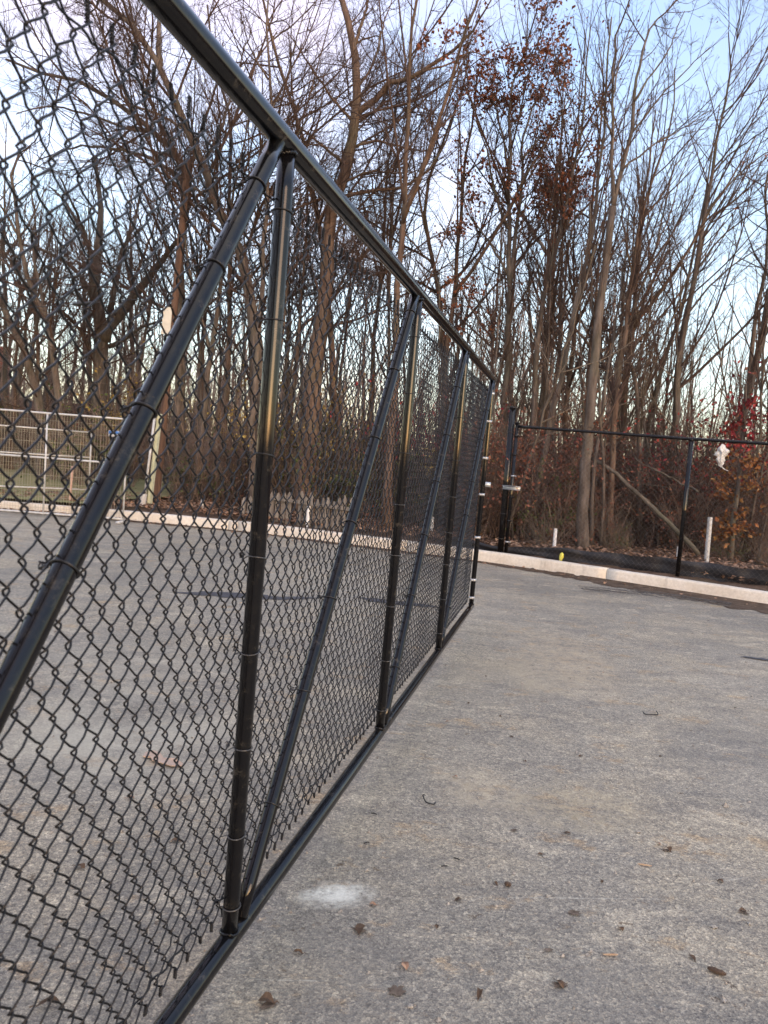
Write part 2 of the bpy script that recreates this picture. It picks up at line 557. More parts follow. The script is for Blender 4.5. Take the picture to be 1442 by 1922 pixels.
# ------------------------------------------------------------------ the sliding gate
def build_gate():
    root = empty('cantilever_gate', gp(GEND / 2, -.06), 'long black pipe gate leaf with chain link mesh and diagonal braces', 'gate')
    inv = -np.array(root.location)

    def part(mb, name, mat, parent=root):
        o = mb.build(name, mat, parent)
        if parent is root:
            o.location = inv
        return o

    def rail(h, r, name, e=0.0):
        m = MB()
        pts = [gp(s, h) for s in np.linspace(GS0 - .3, GEND + e, 40)]
        m.tube(pts, r, 32)
        return part(m, name, M['pipe'])

    rail(GH + RT - .002, RT, 'top_rail', .045)
    rail(-RB + .002, RB, 'bottom_rail', .045)
    posts = [-2 * GP, -GP, 0, GP, 2 * GP, GEND]

    def tie_ring(c, axis, r, mat, parent, tail):
        """wire tie once round a pipe, its ends twisted on the mesh behind"""
        axis = norm(axis)
        u = norm(np.cross(axis, GN))
        v = GN
        tl = rng.uniform(-.25, .35)
        an = np.linspace(R(-150), R(150), 26)
        rr = r + .0022
        pts = [c + u * rr * math.sin(t) + v * rr * math.cos(t) + axis * tl * rr * math.sin(t) * .8 for t in an]
        back = c - v * (rr + .012)
        pts = [back + u * -.012 + axis * -.01] + pts + [back + u * .012 + axis * .01]
        m = MB()
        m.tube(spline(pts, 2), .0016 * (1.25 if mat is M['black_tie'] else 1.0), 6)
        tw = np.array([back + u * .006 * math.cos(q) + axis * .006 * math.sin(q) - v * (q * .0008) for q in np.linspace(0, 15, 30)])
        m.tube(tw, .0014, 5)
        m.tube(np.array([back + axis * .012, back + axis * .03 + u * .012]), .0014, 5)
        m.build('wire_tie', mat, parent)

    for i, s in enumerate(posts):
        m = MB()
        hs = np.linspace(0, GH, 24)
        m.tube([gp(s, h) for h in hs], RP, 32)
        p = part(m, 'post', M['pipe'])
        # weld beads top and bottom
        for h, sg in ((.004, 1), (GH - .004, -1)):
            w = MB()
            an = np.linspace(0, 2 * np.pi, 49)
            w.tube([gp(s, h) + (GD * math.cos(t) + GN * math.sin(t)) * (RP + .001) - GU * sg * .006 * (math.sin(t) ** 2) + GU * rng.normal(0, .0012)
                    for t in an], .0042, 8, False)
            w.build('weld_bead', M['pipe'], p)
        if i >= 2 and i < 5:
            hh = np.array([.09, .33, .56, .80, 1.03, 1.27, 1.55, 1.80]) + rng.normal(0, .012, 8)
            if i == 2:
                hh = np.array([.07, .265, .495, .745, .985, 1.24, 1.57, 1.825])
            for h in hh:
                tie_ring(gp(s, h), GU, RP, M['tie'] if h < 1.2 else M['black_tie'], p, 1)
        if i == 5:
            for h in (.06, .22, .60, .98, 1.30, 1.62, 1.86):
                w = MB()
                an = np.linspace(0, 2 * np.pi, 25)
                ring = np.array([(GD * math.cos(t) + GN * math.sin(t)) for t in an])
                for q in range(24):
                    pass
                v = []
                for t in an[:-1]:
                    dd = GD * math.cos(t) + GN * math.sin(t)
                    for (rr, z) in ((RP + .001, -.011), (RP + .0045, -.011), (RP + .0045, .011), (RP + .001, .011)):
                        v.append(gp(s, h) + dd * rr + GU * z)
                qd = []
                for q in range(24):
                    for k in range(4):
                        a0, a1 = q * 4 + k, q * 4 + (k + 1) % 4
                        b0, b1 = ((q + 1) % 24) * 4 + k, ((q + 1) % 24) * 4 + (k + 1) % 4
                        qd.append((a0, b0, b1, a1))
                w.add(v, qd)
                w.box(gp(s - .034, h, -.012), GD * .014, GN * .003, GU * .009)
                w.tube([gp(s - .036, h, -.026), gp(s - .036, h, .004)], .0055, 6)
                w.build('tension_band', M['zinc'], p)
            # latch roller arm
            w = MB()
            w.box(gp(s + .02, 1.07, .026), GD * .05, GN * .004, GU * .017)
            w.tube([gp(s + .075, 1.07, -.02), gp(s + .075, 1.07, .06)], .022, 14)
            part(w, 'latch_arm', M['zinc'])
    # braces run from the top of each post down to the foot of the one nearer
    for i in range(1, len(posts)):
        a = gp(posts[i] - .062, GH)
        b = gp(posts[i - 1] + .062, 0)
        m = MB()
        m.tube([a + (b - a) * t for t in np.linspace(0, 1, 30)], RP * .96, 32)
        br = part(m, 'diagonal_brace', M['pipe'])
        ax = norm(a - b)
        L = np.linalg.norm(a - b)
        if i >= 2:
            for t in np.arange(.12, .98, .138 if i < 4 else .15):
                tie_ring(b + (a - b) * (t + rng.normal(0, .008)), ax, RP * .96, M['black_tie'], br, 1)
    # fabric on the far side of the frame
    W_ = GEND - GS0 - .03
    parts, ht = fabric(W_, 1.862, w=.0298, Pz=.0768, wr=.0021)
    off = -(RP + .0105)
    h0 = .016
    m = MB()
    for P, r, n in parts:
        m.tubes(to_gate(P, GS0, h0, off), r, n, False)
    fab = part(m, 'wire_mesh', M['wire'])
    # tension wires woven along the top and bottom selvage
    for hh, nm in ((h0 + ht - .020, 'tension_wire'), (h0 + .062, 'tension_wire')):
        t = MB()
        ss = np.arange(0, W_, .018)
        t.tube([gp(GS0 + s, hh + .0035 * math.sin(s * 43 + 1) + .002 * math.sin(s * 9), off + .005 * math.sin(s * 87)) for s in ss], .0023, 6)
        t.build('tension_wire', M['wire'], fab)
    # tension bar at the end
    t = MB()
    t.box(gp(GEND - .036, GH / 2, off), GD * .009, GN * .0025, GU * (GH / 2 - .06))
    part(t, 'tension_bar', M['pipe'])
    return root


build_gate()

# ------------------------------------------------------------------ ground
def clip_noise(n, s):
    return rng.normal(0, s, n)


KERB = spline([(-40, 13.2, 0), (-22, 13.15, 0), (-13, 13.0, 0), (-8.5, 12.92, 0), (-5.6, 12.82, 0), (-3.6, 12.62, 0), (-2.1, 12.28, 0), (-.83, 11.78, 0),
               (1.4, 10.80, 0), (3.04, 9.74, 0), (4.66, 8.62, 0), (8, 6.2, 0), (16, .4, 0), (30, -10, 0)], 14)


def kerb_at_x(x):
    return float(np.interp(x, KERB[:, 0], KERB[:, 1]))


def kerb_frame():
    T = np.gradient(KERB, axis=0)
    T /= np.linalg.norm(T, axis=1, keepdims=True)
    Nn = np.stack([-T[:, 1], T[:, 0], np.zeros(len(T))], 1)
    return T, Nn      # Nn points to the wood (left of travel)


KT, KN = kerb_frame()


def build_ground():
    g = MB()
    # fine grid near the camera for gentle unevenness, then one big sheet to the horizon
    def grid(x0, x1, y0, y1, nx, ny, hf):
        xs = np.linspace(x0, x1, nx)
        ys = np.linspace(y0, y1, ny)
        X, Y = np.meshgrid(xs, ys)
        Z = hf(X, Y)
        v = np.stack([X, Y, Z], -1).reshape(-1, 3)
        i = np.arange(nx - 1)[None] + np.arange(ny - 1)[:, None] * nx
        q = np.stack([i, i + 1, i + nx + 1, i + nx], -1).reshape(-1, 4)
        return v, q
    v, q = grid(-300, 300, -300, 300, 3, 3, lambda X, Y: X * 0 - .0)
    g.add(v, q)
    a = g.build('asphalt_yard', M['asphalt'], smooth=False)
    tag(a, 'grey dusty asphalt yard', 'yard', kind='structure')

    # verge and wood floor behind the kerb
    vb = MB()
    prof = [.14, .35, .6, .9, 1.3, 1.8, 2.5, 3.5, 5, 7, 10, 14, 20, 30, 48, 80, 140]
    n = len(KERB)
    rows = []
    # direction fans out to straight +Y far away so that rows never cross
    for d in prof:
        w = min(1, d / 8)
        dirs = KN * (1 - w) + np.array([.35, 1, 0]) / np.linalg.norm([.35, 1, 0]) * w
        dirs /= np.linalg.norm(dirs, axis=1, keepdims=True)
        p = KERB + dirs * d
        z = .145 - .03 * math.exp(-((d - .7) / .5) ** 2)
        p[:, 2] = z + (clip_noise(n, .012) if d > .3 else 0) + (clip_noise(n, .03) if d > 2 else 0)
        rows.append(p)
    v = np.concatenate(rows)
    i = np.arange(n - 1)[None] + np.arange(len(prof) - 1)[:, None] * n
    vb.add(v, np.stack([i, i + 1, i + n + 1, i + n], -1).reshape(-1, 4))
    o = vb.build('woodland_ground', M['floor'])
    tag(o, 'bare brown woodland ground strewn with leaves behind the kerb', 'ground', kind='structure')
    # lawn behind the left fence panels
    lw = MB()
    xs = np.linspace(-34, -5.4, 30)
    ys = np.linspace(0, 1, 20)
    v = []
    for t in ys:
        for x in xs:
            xx = x + t * 1.5
            yb = kerb_at_x(x) + .45
            v.append((xx - (0 if x < -5.5 else .2 * math.sin(t * 25)), yb + t * 16, .19 + .05 * t + .012 * math.sin(x * 3 + t * 30)))
    i = np.arange(29)[None] + np.arange(19)[:, None] * 30
    lw.add(v, np.stack([i, i + 1, i + 31, i + 30], -1).reshape(-1, 4))
    tag(lw.build('lawn', M['turf']), 'patchy winter lawn behind the silver fence panels', 'lawn', kind='structure')


build_ground()


def blob_sheet(name, cx, cy, rx, ry, rot, z, mat, n=70, rough=.16, kind='structure', label=None, cat=None):
    an = np.linspace(0, 2 * np.pi, n, endpoint=False)
    rr = np.ones(n)
    for k in range(3, 19):
        rr += rng.normal(0, rough / k ** .6) * np.cos(k * an + rng.uniform(0, 6))
    rr = np.clip(rr, .25, 1.8)
    x = rx * rr * np.cos(an)
    y = ry * rr * np.sin(an)
    c, s = math.cos(rot), math.sin(rot)
    v = np.stack([cx + x * c - y * s, cy + x * s + y * c, np.full(n, z)], 1)
    m = MB()
    v = np.vstack([[cx, cy, z], v])
    m.add(v, tris=[(0, 1 + k, 1 + (k + 1) % n) for k in range(n)])
    o = m.build(name, mat, smooth=False)
    tag(o, label, cat, kind=kind)
    return o


# damp patches on the asphalt seen through the mesh and at right
for k, (x, y, rx, ry, rot) in enumerate([(-1.35, 6.9, .5, .12, .1), (-.85, 6.98, .28, .06, .3), (.2, 7.15, .42, .09, -.2), (3.65, 5.5, .34, .035, -.35), (3.2, 5.9, .2, .03, -.3), (3.35, 4.75, .16, .03, -.4)]):
    blob_sheet('damp_patch', x, y, rx, ry, rot, .004 + .0006 * k, M['damp'], label='dark damp patch on the grey asphalt', cat='damp patch')


def build_kerb():
    # kerb stones, 3.05 m each, as one continuous structure with open joints
    s = np.concatenate([[0], np.cumsum(np.linalg.norm(np.diff(KERB, axis=0), axis=1))])
    P = KERB
    # joint positions chosen so that two fall where the photo shows them
    jx = [3.02, 3.95]
    s0 = float(np.interp(3.02, KERB[:, 0], s))
    joints = [s0 + k * 3.05 for k in range(-16, 9)] + [float(np.interp(-2.62, KERB[:, 0], s))]
    joints = sorted(joints)
    prof = [(0.0, -.02), (.012, .145), (.022, .163), (.04, .17), (.125, .172), (.142, .165), (.15, .14), (.15, -.02)]
    m = MB()
    for a, b in zip(joints[:-1], joints[1:]):
        ss = np.linspace(a + .005, b - .005, max(3, int((b - a) / .15)))
        pts = np.stack([np.interp(ss, s, P[:, k]) for k in range(3)], 1)
        nn = np.stack([np.interp(ss, s, KN[:, k]) for k in range(3)], 1)
        nn /= np.linalg.norm(nn, axis=1, keepdims=True)
        jz = rng.normal(0, .003)
        v = []
        for p, q in zip(pts, nn):
            for (d, z) in prof:
                v.append(p + q * (d + rng.normal(0, .0012)) + np.array([0, 0, z + (jz + rng.normal(0, .0012) if z > 0 else 0)]))
        k = len(prof)
        n = len(ss)
        qd = [(i * k + j, (i + 1) * k + j, (i + 1) * k + j + 1, i * k + j + 1) for i in range(n - 1) for j in range(k - 1)]
        tr = []
        for e, fl in ((0, 1), ((n - 1) * k, -1)):
            for j in range(1, k - 1):
                tr.append((e, e + j, e + j + 1) if fl > 0 else (e, e + j + 1, e + j))
        m.add(v, qd, tr)
    o = m.build('kerb', M['kerb'])
    tag(o, 'pale concrete kerb with open joints', 'kerb', kind='structure')


build_kerb()


def build_gutter():
    # soil washed up along the face of the kerb, ragged towards the yard
    m = MB()
    sel = (KERB[:, 0] > -9) & (KERB[:, 0] < 9)
    P = KERB[sel]
    N_ = KN[sel]
    s = np.linspace(0, 1, 420)
    idx = s * (len(P) - 1)
    pts = np.stack([np.interp(idx, np.arange(len(P)), P[:, k]) for k in range(3)], 1)
    nn = np.stack([np.interp(idx, np.arange(len(P)), N_[:, k]) for k in range(3)], 1)
    w = np.zeros(len(s))
    for k in range(1, 130):
        w += rng.normal(0, 1 / k ** .6) * np.cos(k * s * 2 * np.pi * 1.1 + rng.uniform(0, 6))
    w = w / np.std(w)
    base = np.interp(pts[:, 0], [-9, -3, 0, 1.5, 2.6, 3.3, 4.2, 6, 9], [.12, .14, .12, .12, .16, .22, .32, .36, .3])
    w = np.clip(base * (1 + .42 * w), .03, .8)
    v = []
    for p, q, ww in zip(pts, nn, w):
        v.append(p + q * .004 + np.array([0, 0, .035 if ww > .2 else .02]))
        v.append(p - q * ww * .45 + np.array([0, 0, .016 + rng.normal(0, .003)]))
        v.append(p - q * ww + np.array([0, 0, .0046]))
    qd = []
    for i in range(len(s) - 1):
        for j in range(2):
            qd.append((i * 3 + j, i * 3 + j + 1, i * 3 + 3 + j + 1, i * 3 + 3 + j))
    m.add(v, qd)
    tag(m.build('gutter_soil', M['soil']), 'dark soil washed along the foot of the kerb', 'soil', kind='stuff')


build_gutter()


def leaf_mesh(m, pos, size, flat=True, up=None, curl=.25):
    """pos (n,3), each a folded pointed leaf of six vertices"""
    n = len(pos)
    d = rng.normal(size=(n, 3))
    if flat:
        d[:, 2] *= .18
    d /= np.linalg.norm(d, axis=1, keepdims=True)
    nrm = rng.normal(size=(n, 3)) * (.35 if flat else 1)
    if flat:
        nrm[:, 2] += 1
    side = np.cross(d, nrm)
    side /= np.linalg.norm(side, axis=1, keepdims=True)
    nm = np.cross(side, d)
    sz = (np.asarray(size) * np.ones(n) * rng.uniform(.6, 1.3, n))[:, None]
    c = curl * rng.uniform(.2, 1.4, (n, 1))
    wd = rng.uniform(.28, .42, (n, 1))
    v = np.stack([pos - d * sz * .5 + nm * sz * c * .3, pos + side * sz * wd - d * sz * .08 + nm * sz * c * .35, pos + d * sz * .55 + nm * sz * c * .5,
                  pos - side * sz * wd - d * sz * .08 + nm * sz * c * .35, pos], 1).reshape(-1, 3)
    b = np.arange(n)[:, None] * 5
    t = np.concatenate([b + np.array([[0, 1, 4]]), b + np.array([[1, 2, 4]]), b + np.array([[2, 3, 4]]), b + np.array([[3, 0, 4]])])
    m.add(v, tris=t)


def build_litter():
    # leaf litter that nobody could count: verge, wood floor and gutter
    m = MB()
    n = 16000
    t = rng.uniform(0, 1, n)
    sel = np.where((KERB[:, 0] > -8) & (KERB[:, 0] < 9))[0]
    idx = sel[0] + t * (len(sel) - 1)
    P = np.stack([np.interp(idx, np.arange(len(KERB)), KERB[:, k]) for k in range(3)], 1)
    Nn = np.stack([np.interp(idx, np.arange(len(KERB)), KN[:, k]) for k in range(3)], 1)
    d = .9 + rng.exponential(2.2, n)
    pos = P + Nn * d[:, None]
    pos[:, 2] = .165 + rng.uniform(0, .04, n)
    leaf_mesh(m, pos, .075)
    # drift in the gutter at right and thin scatter along the face
    k = 260
    c = gr(1392, 1122)
    pos = np.stack([rng.normal(c[0] - .1, .26, k), rng.normal(c[1] + .05, .10, k), rng.uniform(.02, .06, k)], 1)
    leaf_mesh(m, pos, .055)
    k = 420
    c = gr(60, 968)
    x = rng.normal(c[0], .8, k)
    pos = np.stack([x, np.array([kerb_at_x(a) for a in x]) - np.abs(rng.normal(0, .12, k)) - .02, rng.uniform(.02, .05, k)], 1)
    leaf_mesh(m, pos, .06)
    k = 420
    x = rng.uniform(-6, 6, k)
    pos = np.stack([x, np.array([kerb_at_x(a) for a in x]) - np.abs(rng.normal(0, .16, k)) - .02, rng.uniform(.008, .03, k)], 1)
    leaf_mesh(m, pos, .04)
    tag(m.build('leaf_litter', M['litter'], smooth=False), 'brown fallen leaves under the trees and along the kerb', 'leaves', kind='stuff')


build_litter()

# ------------------------------------------------------------------ black perimeter fence on the right
FB = np.array([1.86, 11.12])
FDIR = norm(np.array([4.06 - 1.86, 9.98 - 11.12]))
FN = np.array([-FDIR[1], FDIR[0]])     # towards the wood
FL = np.linalg.norm(np.array([4.06 - 1.86, 9.98 - 11.12]))


def fp(s, z, o=0.0):
    p = FB + FDIR * s + FN * o
    return np.array([p[0], p[1], z])


def build_fence():
    root = empty('chain_link_fence', fp(FL, .12), 'tall black chain link fence standing behind the kerb at right', 'fence')
    inv = -np.array(root.location)

    def part(mb, name, mat, parent=root):
        o = mb.build(name, mat, parent)
        if parent is root:
            o.location = inv
        return o
    for s in (.036, FL, 2 * FL - .05, 3 * FL):
        m = MB()
        top = 2.09 if s < 1 else 1.97
        m.tube([fp(s, .02), fp(s, 1.0), fp(s, top)], .025 if s < 1 else .028, 16)
        # loop cap
        m.tube([fp(s, top), fp(s, top + .012), fp(s, top + .022)], [.03, .03, .012], 16)
        p = part(m, 'fence_post', M['pipe'])
        if s < 1:
            for h in (.3, .62, .98, 1.3, 1.62, 1.9):
                w = MB()
                w.tube([fp(s, h - .011), fp(s, h + .011)], .031, 14)
                w.box(fp(s + .042, h), [FDIR[0] * .014, FDIR[1] * .014, 0], [FN[0] * .004, FN[1] * .004, 0], [0, 0, .008])
                w.tube([fp(s + .045, h, -.018), fp(s + .045, h, .018)], .006, 6)
                w.build('tension_band', M['pipe'] if h not in (.3, 1.3) else M['zinc'], p)
    m = MB()
    zs = lambda s: np.interp(s, [0, FL, 3 * FL], [2.045, 1.985, 1.93])
    m.tube([fp(s, zs(s)) for s in np.linspace(.036, 3 * FL, 24)], .021, 16)
    part(m, 'top_rail', M['pipe'])
    L = 3 * FL - .16
    parts, ht = fabric(L, 1.84, yr=.004, wr=.0013, sides=3, detail=False)
    m = MB()
    for P, r, n in parts:
        q = np.stack([FB[0] + FDIR[0] * (.16 + P[..., 0]) + FN[0] * (.03 + P[..., 2]), FB[1] + FDIR[1] * (.16 + P[..., 0]) + FN[1] * (.03 + P[..., 2]),
                      .13 + P[..., 1] - .019 * (P[..., 0])], -1)
        m.tubes(q, r, n, False)
    part(m, 'wire_mesh', M['far_wire'])
    # stout latch post
    root2 = empty('gate_latch_post', fp(-.06, .12), 'stout black gate post with a silver latch bracket beside the kerb', 'gate post')
    inv2 = -np.array(root2.location)
    m = MB()
    m.tube([fp(-.055, .0), fp(-.055, 1.2), fp(-.055, 2.31)], .046, 24)
    m.tube([fp(-.055, 2.31), fp(-.055, 2.325), fp(-.055, 2.34)], [.05, .05, .02], 24)
    m.build('post', M['pipe'], root2).location = inv2
    for h in (.34, .72, 1.55, 1.95):
        w = MB()
        w.tube([fp(-.055, h - .004), fp(-.055, h + .004)], .0475, 20)
        w.build('band', M['black_tie'], root2).location = inv2
    # latch bracket: collar with a trough reaching toward the gate side
    c = at(966, 915.5, 11.0)
    w = MB()
    h = c[2]
    w.tube([fp(-.055, h - .012), fp(-.055, h + .012)], .049, 20)
    a = np.array([*FDIR, 0])
    b = np.array([*(-FN), 0])
    w.box(fp(.06, h - .005, -.075), a * .135, b * .003, [0, 0, .027])
    w.box(fp(.06, h - .03, -.095), a * .135, b * .022, [0, 0, .003])
    w.box(fp(.06, h + .022, -.095), a * .135, b * .022, [0, 0, .003])
    w.build('latch_bracket', M['zinc'], root2).location = inv2
    return root


build_fence()


def build_silt():
    m = MB()
    ss = np.linspace(-.9, 3.2 * FL, 260)
    top = np.interp(ss, [-.9, -.35, 0, .9, 1.6, FL, FL + 1, 3 * FL], [.27, .235, .20, .30, .32, .32, .345, .36])
    v = []
    rows = np.linspace(0, 1, 7)
    wob = .02 * np.sin(ss * 5.1) + .014 * np.sin(ss * 11.3 + 1) + .008 * np.sin(ss * 23)
    for i, s in enumerate(ss):
        for r in rows:
            z = .095 + (top[i] + .014 * math.sin(s * 3.3) + .008 * math.sin(s * 9.1) - .095) * r
            o = .13 + wob[i] * (.3 + r) + .02 * math.sin(r * 9 + s * 4) * .5 - .03 * r + (.012 if r == 1 else 0)
            v.append(fp(s, z, o))
    k = len(rows)
    n = len(ss)
    q = [(i * k + j, (i + 1) * k + j, (i + 1) * k + j + 1, i * k + j + 1) for i in range(n - 1) for j in range(k - 1)]
    # give the cloth a thin back face so that it is a real sheet
    v = np.array(v)
    m.add(v, q)
    m.add(v + np.array([*FN, 0]) * .003, [f[::-1] for f in q])
    o = m.build('silt_fence', M['silt'])
    tag(o, 'low black silt cloth strip sagging behind the chain link fence', 'silt fence')


build_silt()


def stub(name, x, y0, y1, Y, rpx, mat, label, cat, group=None, lean=0, tilt=0):
    """upright pipe seen between photo heights y0 (top) and y1 (foot)"""
    b = at(x, y1, Y)
    b[2] = min(b[2], .13) - .03
    t = at(x + (y1 - y0) * .085 + tilt, y0, Y)
    r = rpx * Y / FPX
    m = MB()
    d = norm(t - b)
    m.tube([b, (b + t) / 2, t], r, 18, False)
    # open pipe end: rim and dark bore
    m.tube([t, t - d * .004, t - d * .05], [r, r * .78, r * .78], 18, True)
    o = m.build(name, mat)
    o.location = (0, 0, 0)
    tag(o, label, cat, group)
    return o


stub('plastic_stake', 1040, 992, 1031, 11.9, 3.2, M['pvc'], 'short white plastic stake near the stout black gate post', 'stake')
stub('plastic_stake', 1272, 1026, 1052, 11.8, 3.0, M['pvc'], 'white plastic stub half hidden by the black fence post', 'stake')
stub('plastic_stake', 810, 970, 1000, 13.2, 2.8, M['pvc'], 'white plastic stub seen through the mesh by the slanting brace', 'stake')
stub('plastic_stake', 577, 950, 985, 12.9, 3.2, M['pvc'], 'white plastic stake standing before the wooden pickets', 'stake')
stub('plastic_stake', 379, 936, 955, 14.6, 3.0, M['bucket'], 'small dull white stub alone behind the left kerb', 'stake')
stub('steel_stake', 1326, 971, 1056, 11.6, 4.4, M['zinc_dull'], 'galvanised steel stub taller than the white stakes beside the orange vine', 'stake')
stub('pink_marker_stake', 131, 875, 938, 13.8, 2.0, M['orange_pipe'], 'thin salmon pink stake behind the silver fence panel', 'stake')
stub('steel_pipe', 298, 843, 945, 15.6, 2.6, M['zinc_dull'], 'thin grey pipe right of the brown utility pole', 'pipe')


def build_left_things():
    # pale green marker post with a grey conduit strapped to it
    root = empty('marker_post', (0, 0, 0), 'pale green channel post with grey conduit before the utility pole', 'marker post')
    b = at(281, 950, 14.4)
    b[2] = .1
    t = at(301, 777, 14.4)
    m = MB()
    ax = norm(t - b)
    w = .042
    c = (b + t) / 2
    L = np.linalg.norm(t - b) / 2
    m.box(c, [w, 0, 0], [0, .004, 0], ax * L)
    m.box(c + np.array([-w, -.02, 0]), [.004, 0, 0], [0, .02, 0], ax * L)
    m.box(c + np.array([w, -.02, 0]), [.004, 0, 0], [0, .02, 0], ax * L)
    m.build('channel', M['pale_green'], root, smooth=False)
    m = MB()
    b2, t2 = at(270, 945, 14.3), at(291, 780, 14.3)
    m.tube([b2, (b2 + t2) / 2, t2], .024, 12)
    m.build('conduit', M['zinc_dull'], root)
    # bucket-like vent cap
    b = at(268, 946, 14.2)
    b[2] = .14
    m = MB()
    r = .062
    prof = [(0, r * .92), (.02, r), (.2, r * 1.02), (.235, r * 1.06), (.25, r * 1.06), (.255, r * .9), (.24, r * .2)]
    pts = [b + np.array([.012 * z / .25, 0, z]) for z, _ in prof]
    m.tube(pts, [q for _, q in prof], 20)
    root = empty('vent_cap', (0, 0, 0), 'grubby white capped vent pipe at the foot of the marker post', 'vent pipe')
    m.build('pipe', M['bucket'], root)
    m = MB()
    m.tube([b + np.array([.01, 0, .25]), b + np.array([.02, 0, .30]), b + np.array([.045, 0, .27])], [.02, .024, .01], 8)
    m.build('valve', M['cable'], root)
    # utility pole with plate, wires
    root = empty('utility_pole', (0, 0, 0), 'leaning brown utility pole with a cream plate at left', 'utility pole')
    b = at(291, 950, 15.1)
    b[2] = 0
    path = [b, at(311, 750, 15.1), at(329, 560, 15.1), at(344, 400, 15.1), at(352, 300, 15.1)]
    m = MB()
    m.tube(resample(path, 20), np.linspace(.085, .065, 20), 18)
    m.build('shaft', M['pole'], root)
    c = at(313.5, 602, 14.95)
    ax = norm(at(316, 577, 14.95) - at(311, 628, 14.95))
    m = MB()
    m.box(c, [.085, 0, 0], [0, .015, 0], ax * .27)
    pl = m.build('plate', M['plate'], root, smooth=False)
    m = MB()
    for k in (-.2, .2):
        m.tube([c + ax * k + np.array([0, -.014, 0]), c + ax * k + np.array([0, -.024, 0])], .011, 8)
    m.build('bolt', M['zinc_dull'], pl)
    m = MB()
    p0 = at(311, 630, 15.0)
    m.tube([p0, p0 - ax * .12], .03, 10)
    m.tube([p0 - ax * .12 + [.03, 0, 0], p0 - ax * .3 + [-.04, 0, 0]], .018, 8)
    m.build('cable_clamp', M['cable'], root)
    m = MB()
    m.tube(resample([at(302, 560, 14.98), at(299, 640, 14.98), at(292, 700, 14.98)], 8), .008, 6)
    m.build('riser_cable', M['cable'], root)
    for (y0, y1, nm, lb) in ((514, 506, 'overhead_cable', 'upper of two black cables reaching the utility pole'), (571, 556, 'overhead_cable', 'lower of two black cables with a fat splice near the pole')):
        a, b = at(-500, y0 + 26, 24), at(330, y1, 15.1)
        t = np.linspace(0, 1, 30)[:, None]
        p = a * (1 - t) + b * t
        p[:, 2] -= .5 * (t[:, 0] * (1 - t[:, 0]))
        m = MB()
        m.tube(p, .009, 6)
        r_ = empty(nm, (0, 0, 0), lb, 'cable')
        m.build('strand', M['cable'], r_)
        if y0 > 540:
            q = .84
            m = MB()
            pa = a * (1 - q) + b * q - [0, 0, .5 * q * (1 - q)]
            q2 = .875
            pb = a * (1 - q2) + b * q2 - [0, 0, .5 * q2 * (1 - q2)]
            m.tube([pa, pa * .9 + pb * .1, pa * .1 + pb * .9, pb], [.012, .038, .038, .012], 10)
            m.build('splice', M['cable'], r_)

    # wooden pickets
    root = empty('picket_fence', (0, 0, 0), 'short run of weathered grey wooden pickets behind the kerb', 'picket fence')
    xs = np.arange(455, 662, 10.6)
    for i, x in enumerate(xs):
        f = i / (len(xs) - 1)
        Y = 13.7 - 1.1 * f
        if i in (2, 9):
            continue
        yb = 968 + 26 * f
        yt = 916 + 20 * f + rng.normal(0, 4) + (12 if i < 2 else 0)
        b = at(x, yb, Y)
        t = at(x + 3.6 + rng.normal(0, 1.4), yt, Y + rng.normal(0, .02))
        b[2] = .05
        ax = norm(t - b)
        sx = norm(np.array([.92, -.38, 0]) + rng.normal(0, .05, 3) * [1, 1, 0])
        ny = np.cross(ax, sx)
        w, th = .044 * rng.uniform(.9, 1.1), .009
        L = np.linalg.norm(t - b)
        out = [(-w, 0), (w, 0), (w, L - .075), (w * .25, L), (-w * .25, L), (-w, L - .075)]
        v = [b + sx * a + ax * h - ny * th for a, h in out] + [b + sx * a + ax * h + ny * th for a, h in out]
        m = MB()
        m.add(v, [(0, 1, 2, 5), (6, 11, 8, 7), (2, 3, 4, 5), (8, 11, 10, 9)] + [(k, k + 6, (k + 1) % 6 + 6, (k + 1) % 6) for k in range(6)])
        m.build('picket', M['picket'], root, smooth=False)
    m = MB()
    a, b = at(505, 934, 13.36), at(672, 958, 12.5)
    m.box((a + b) / 2, (b - a) / 2, norm(np.cross(b - a, [0, 0, 1])) * .018, [0, 0, .03])
    m.build('rail', M['picket'], root, smooth=False)


build_left_things()


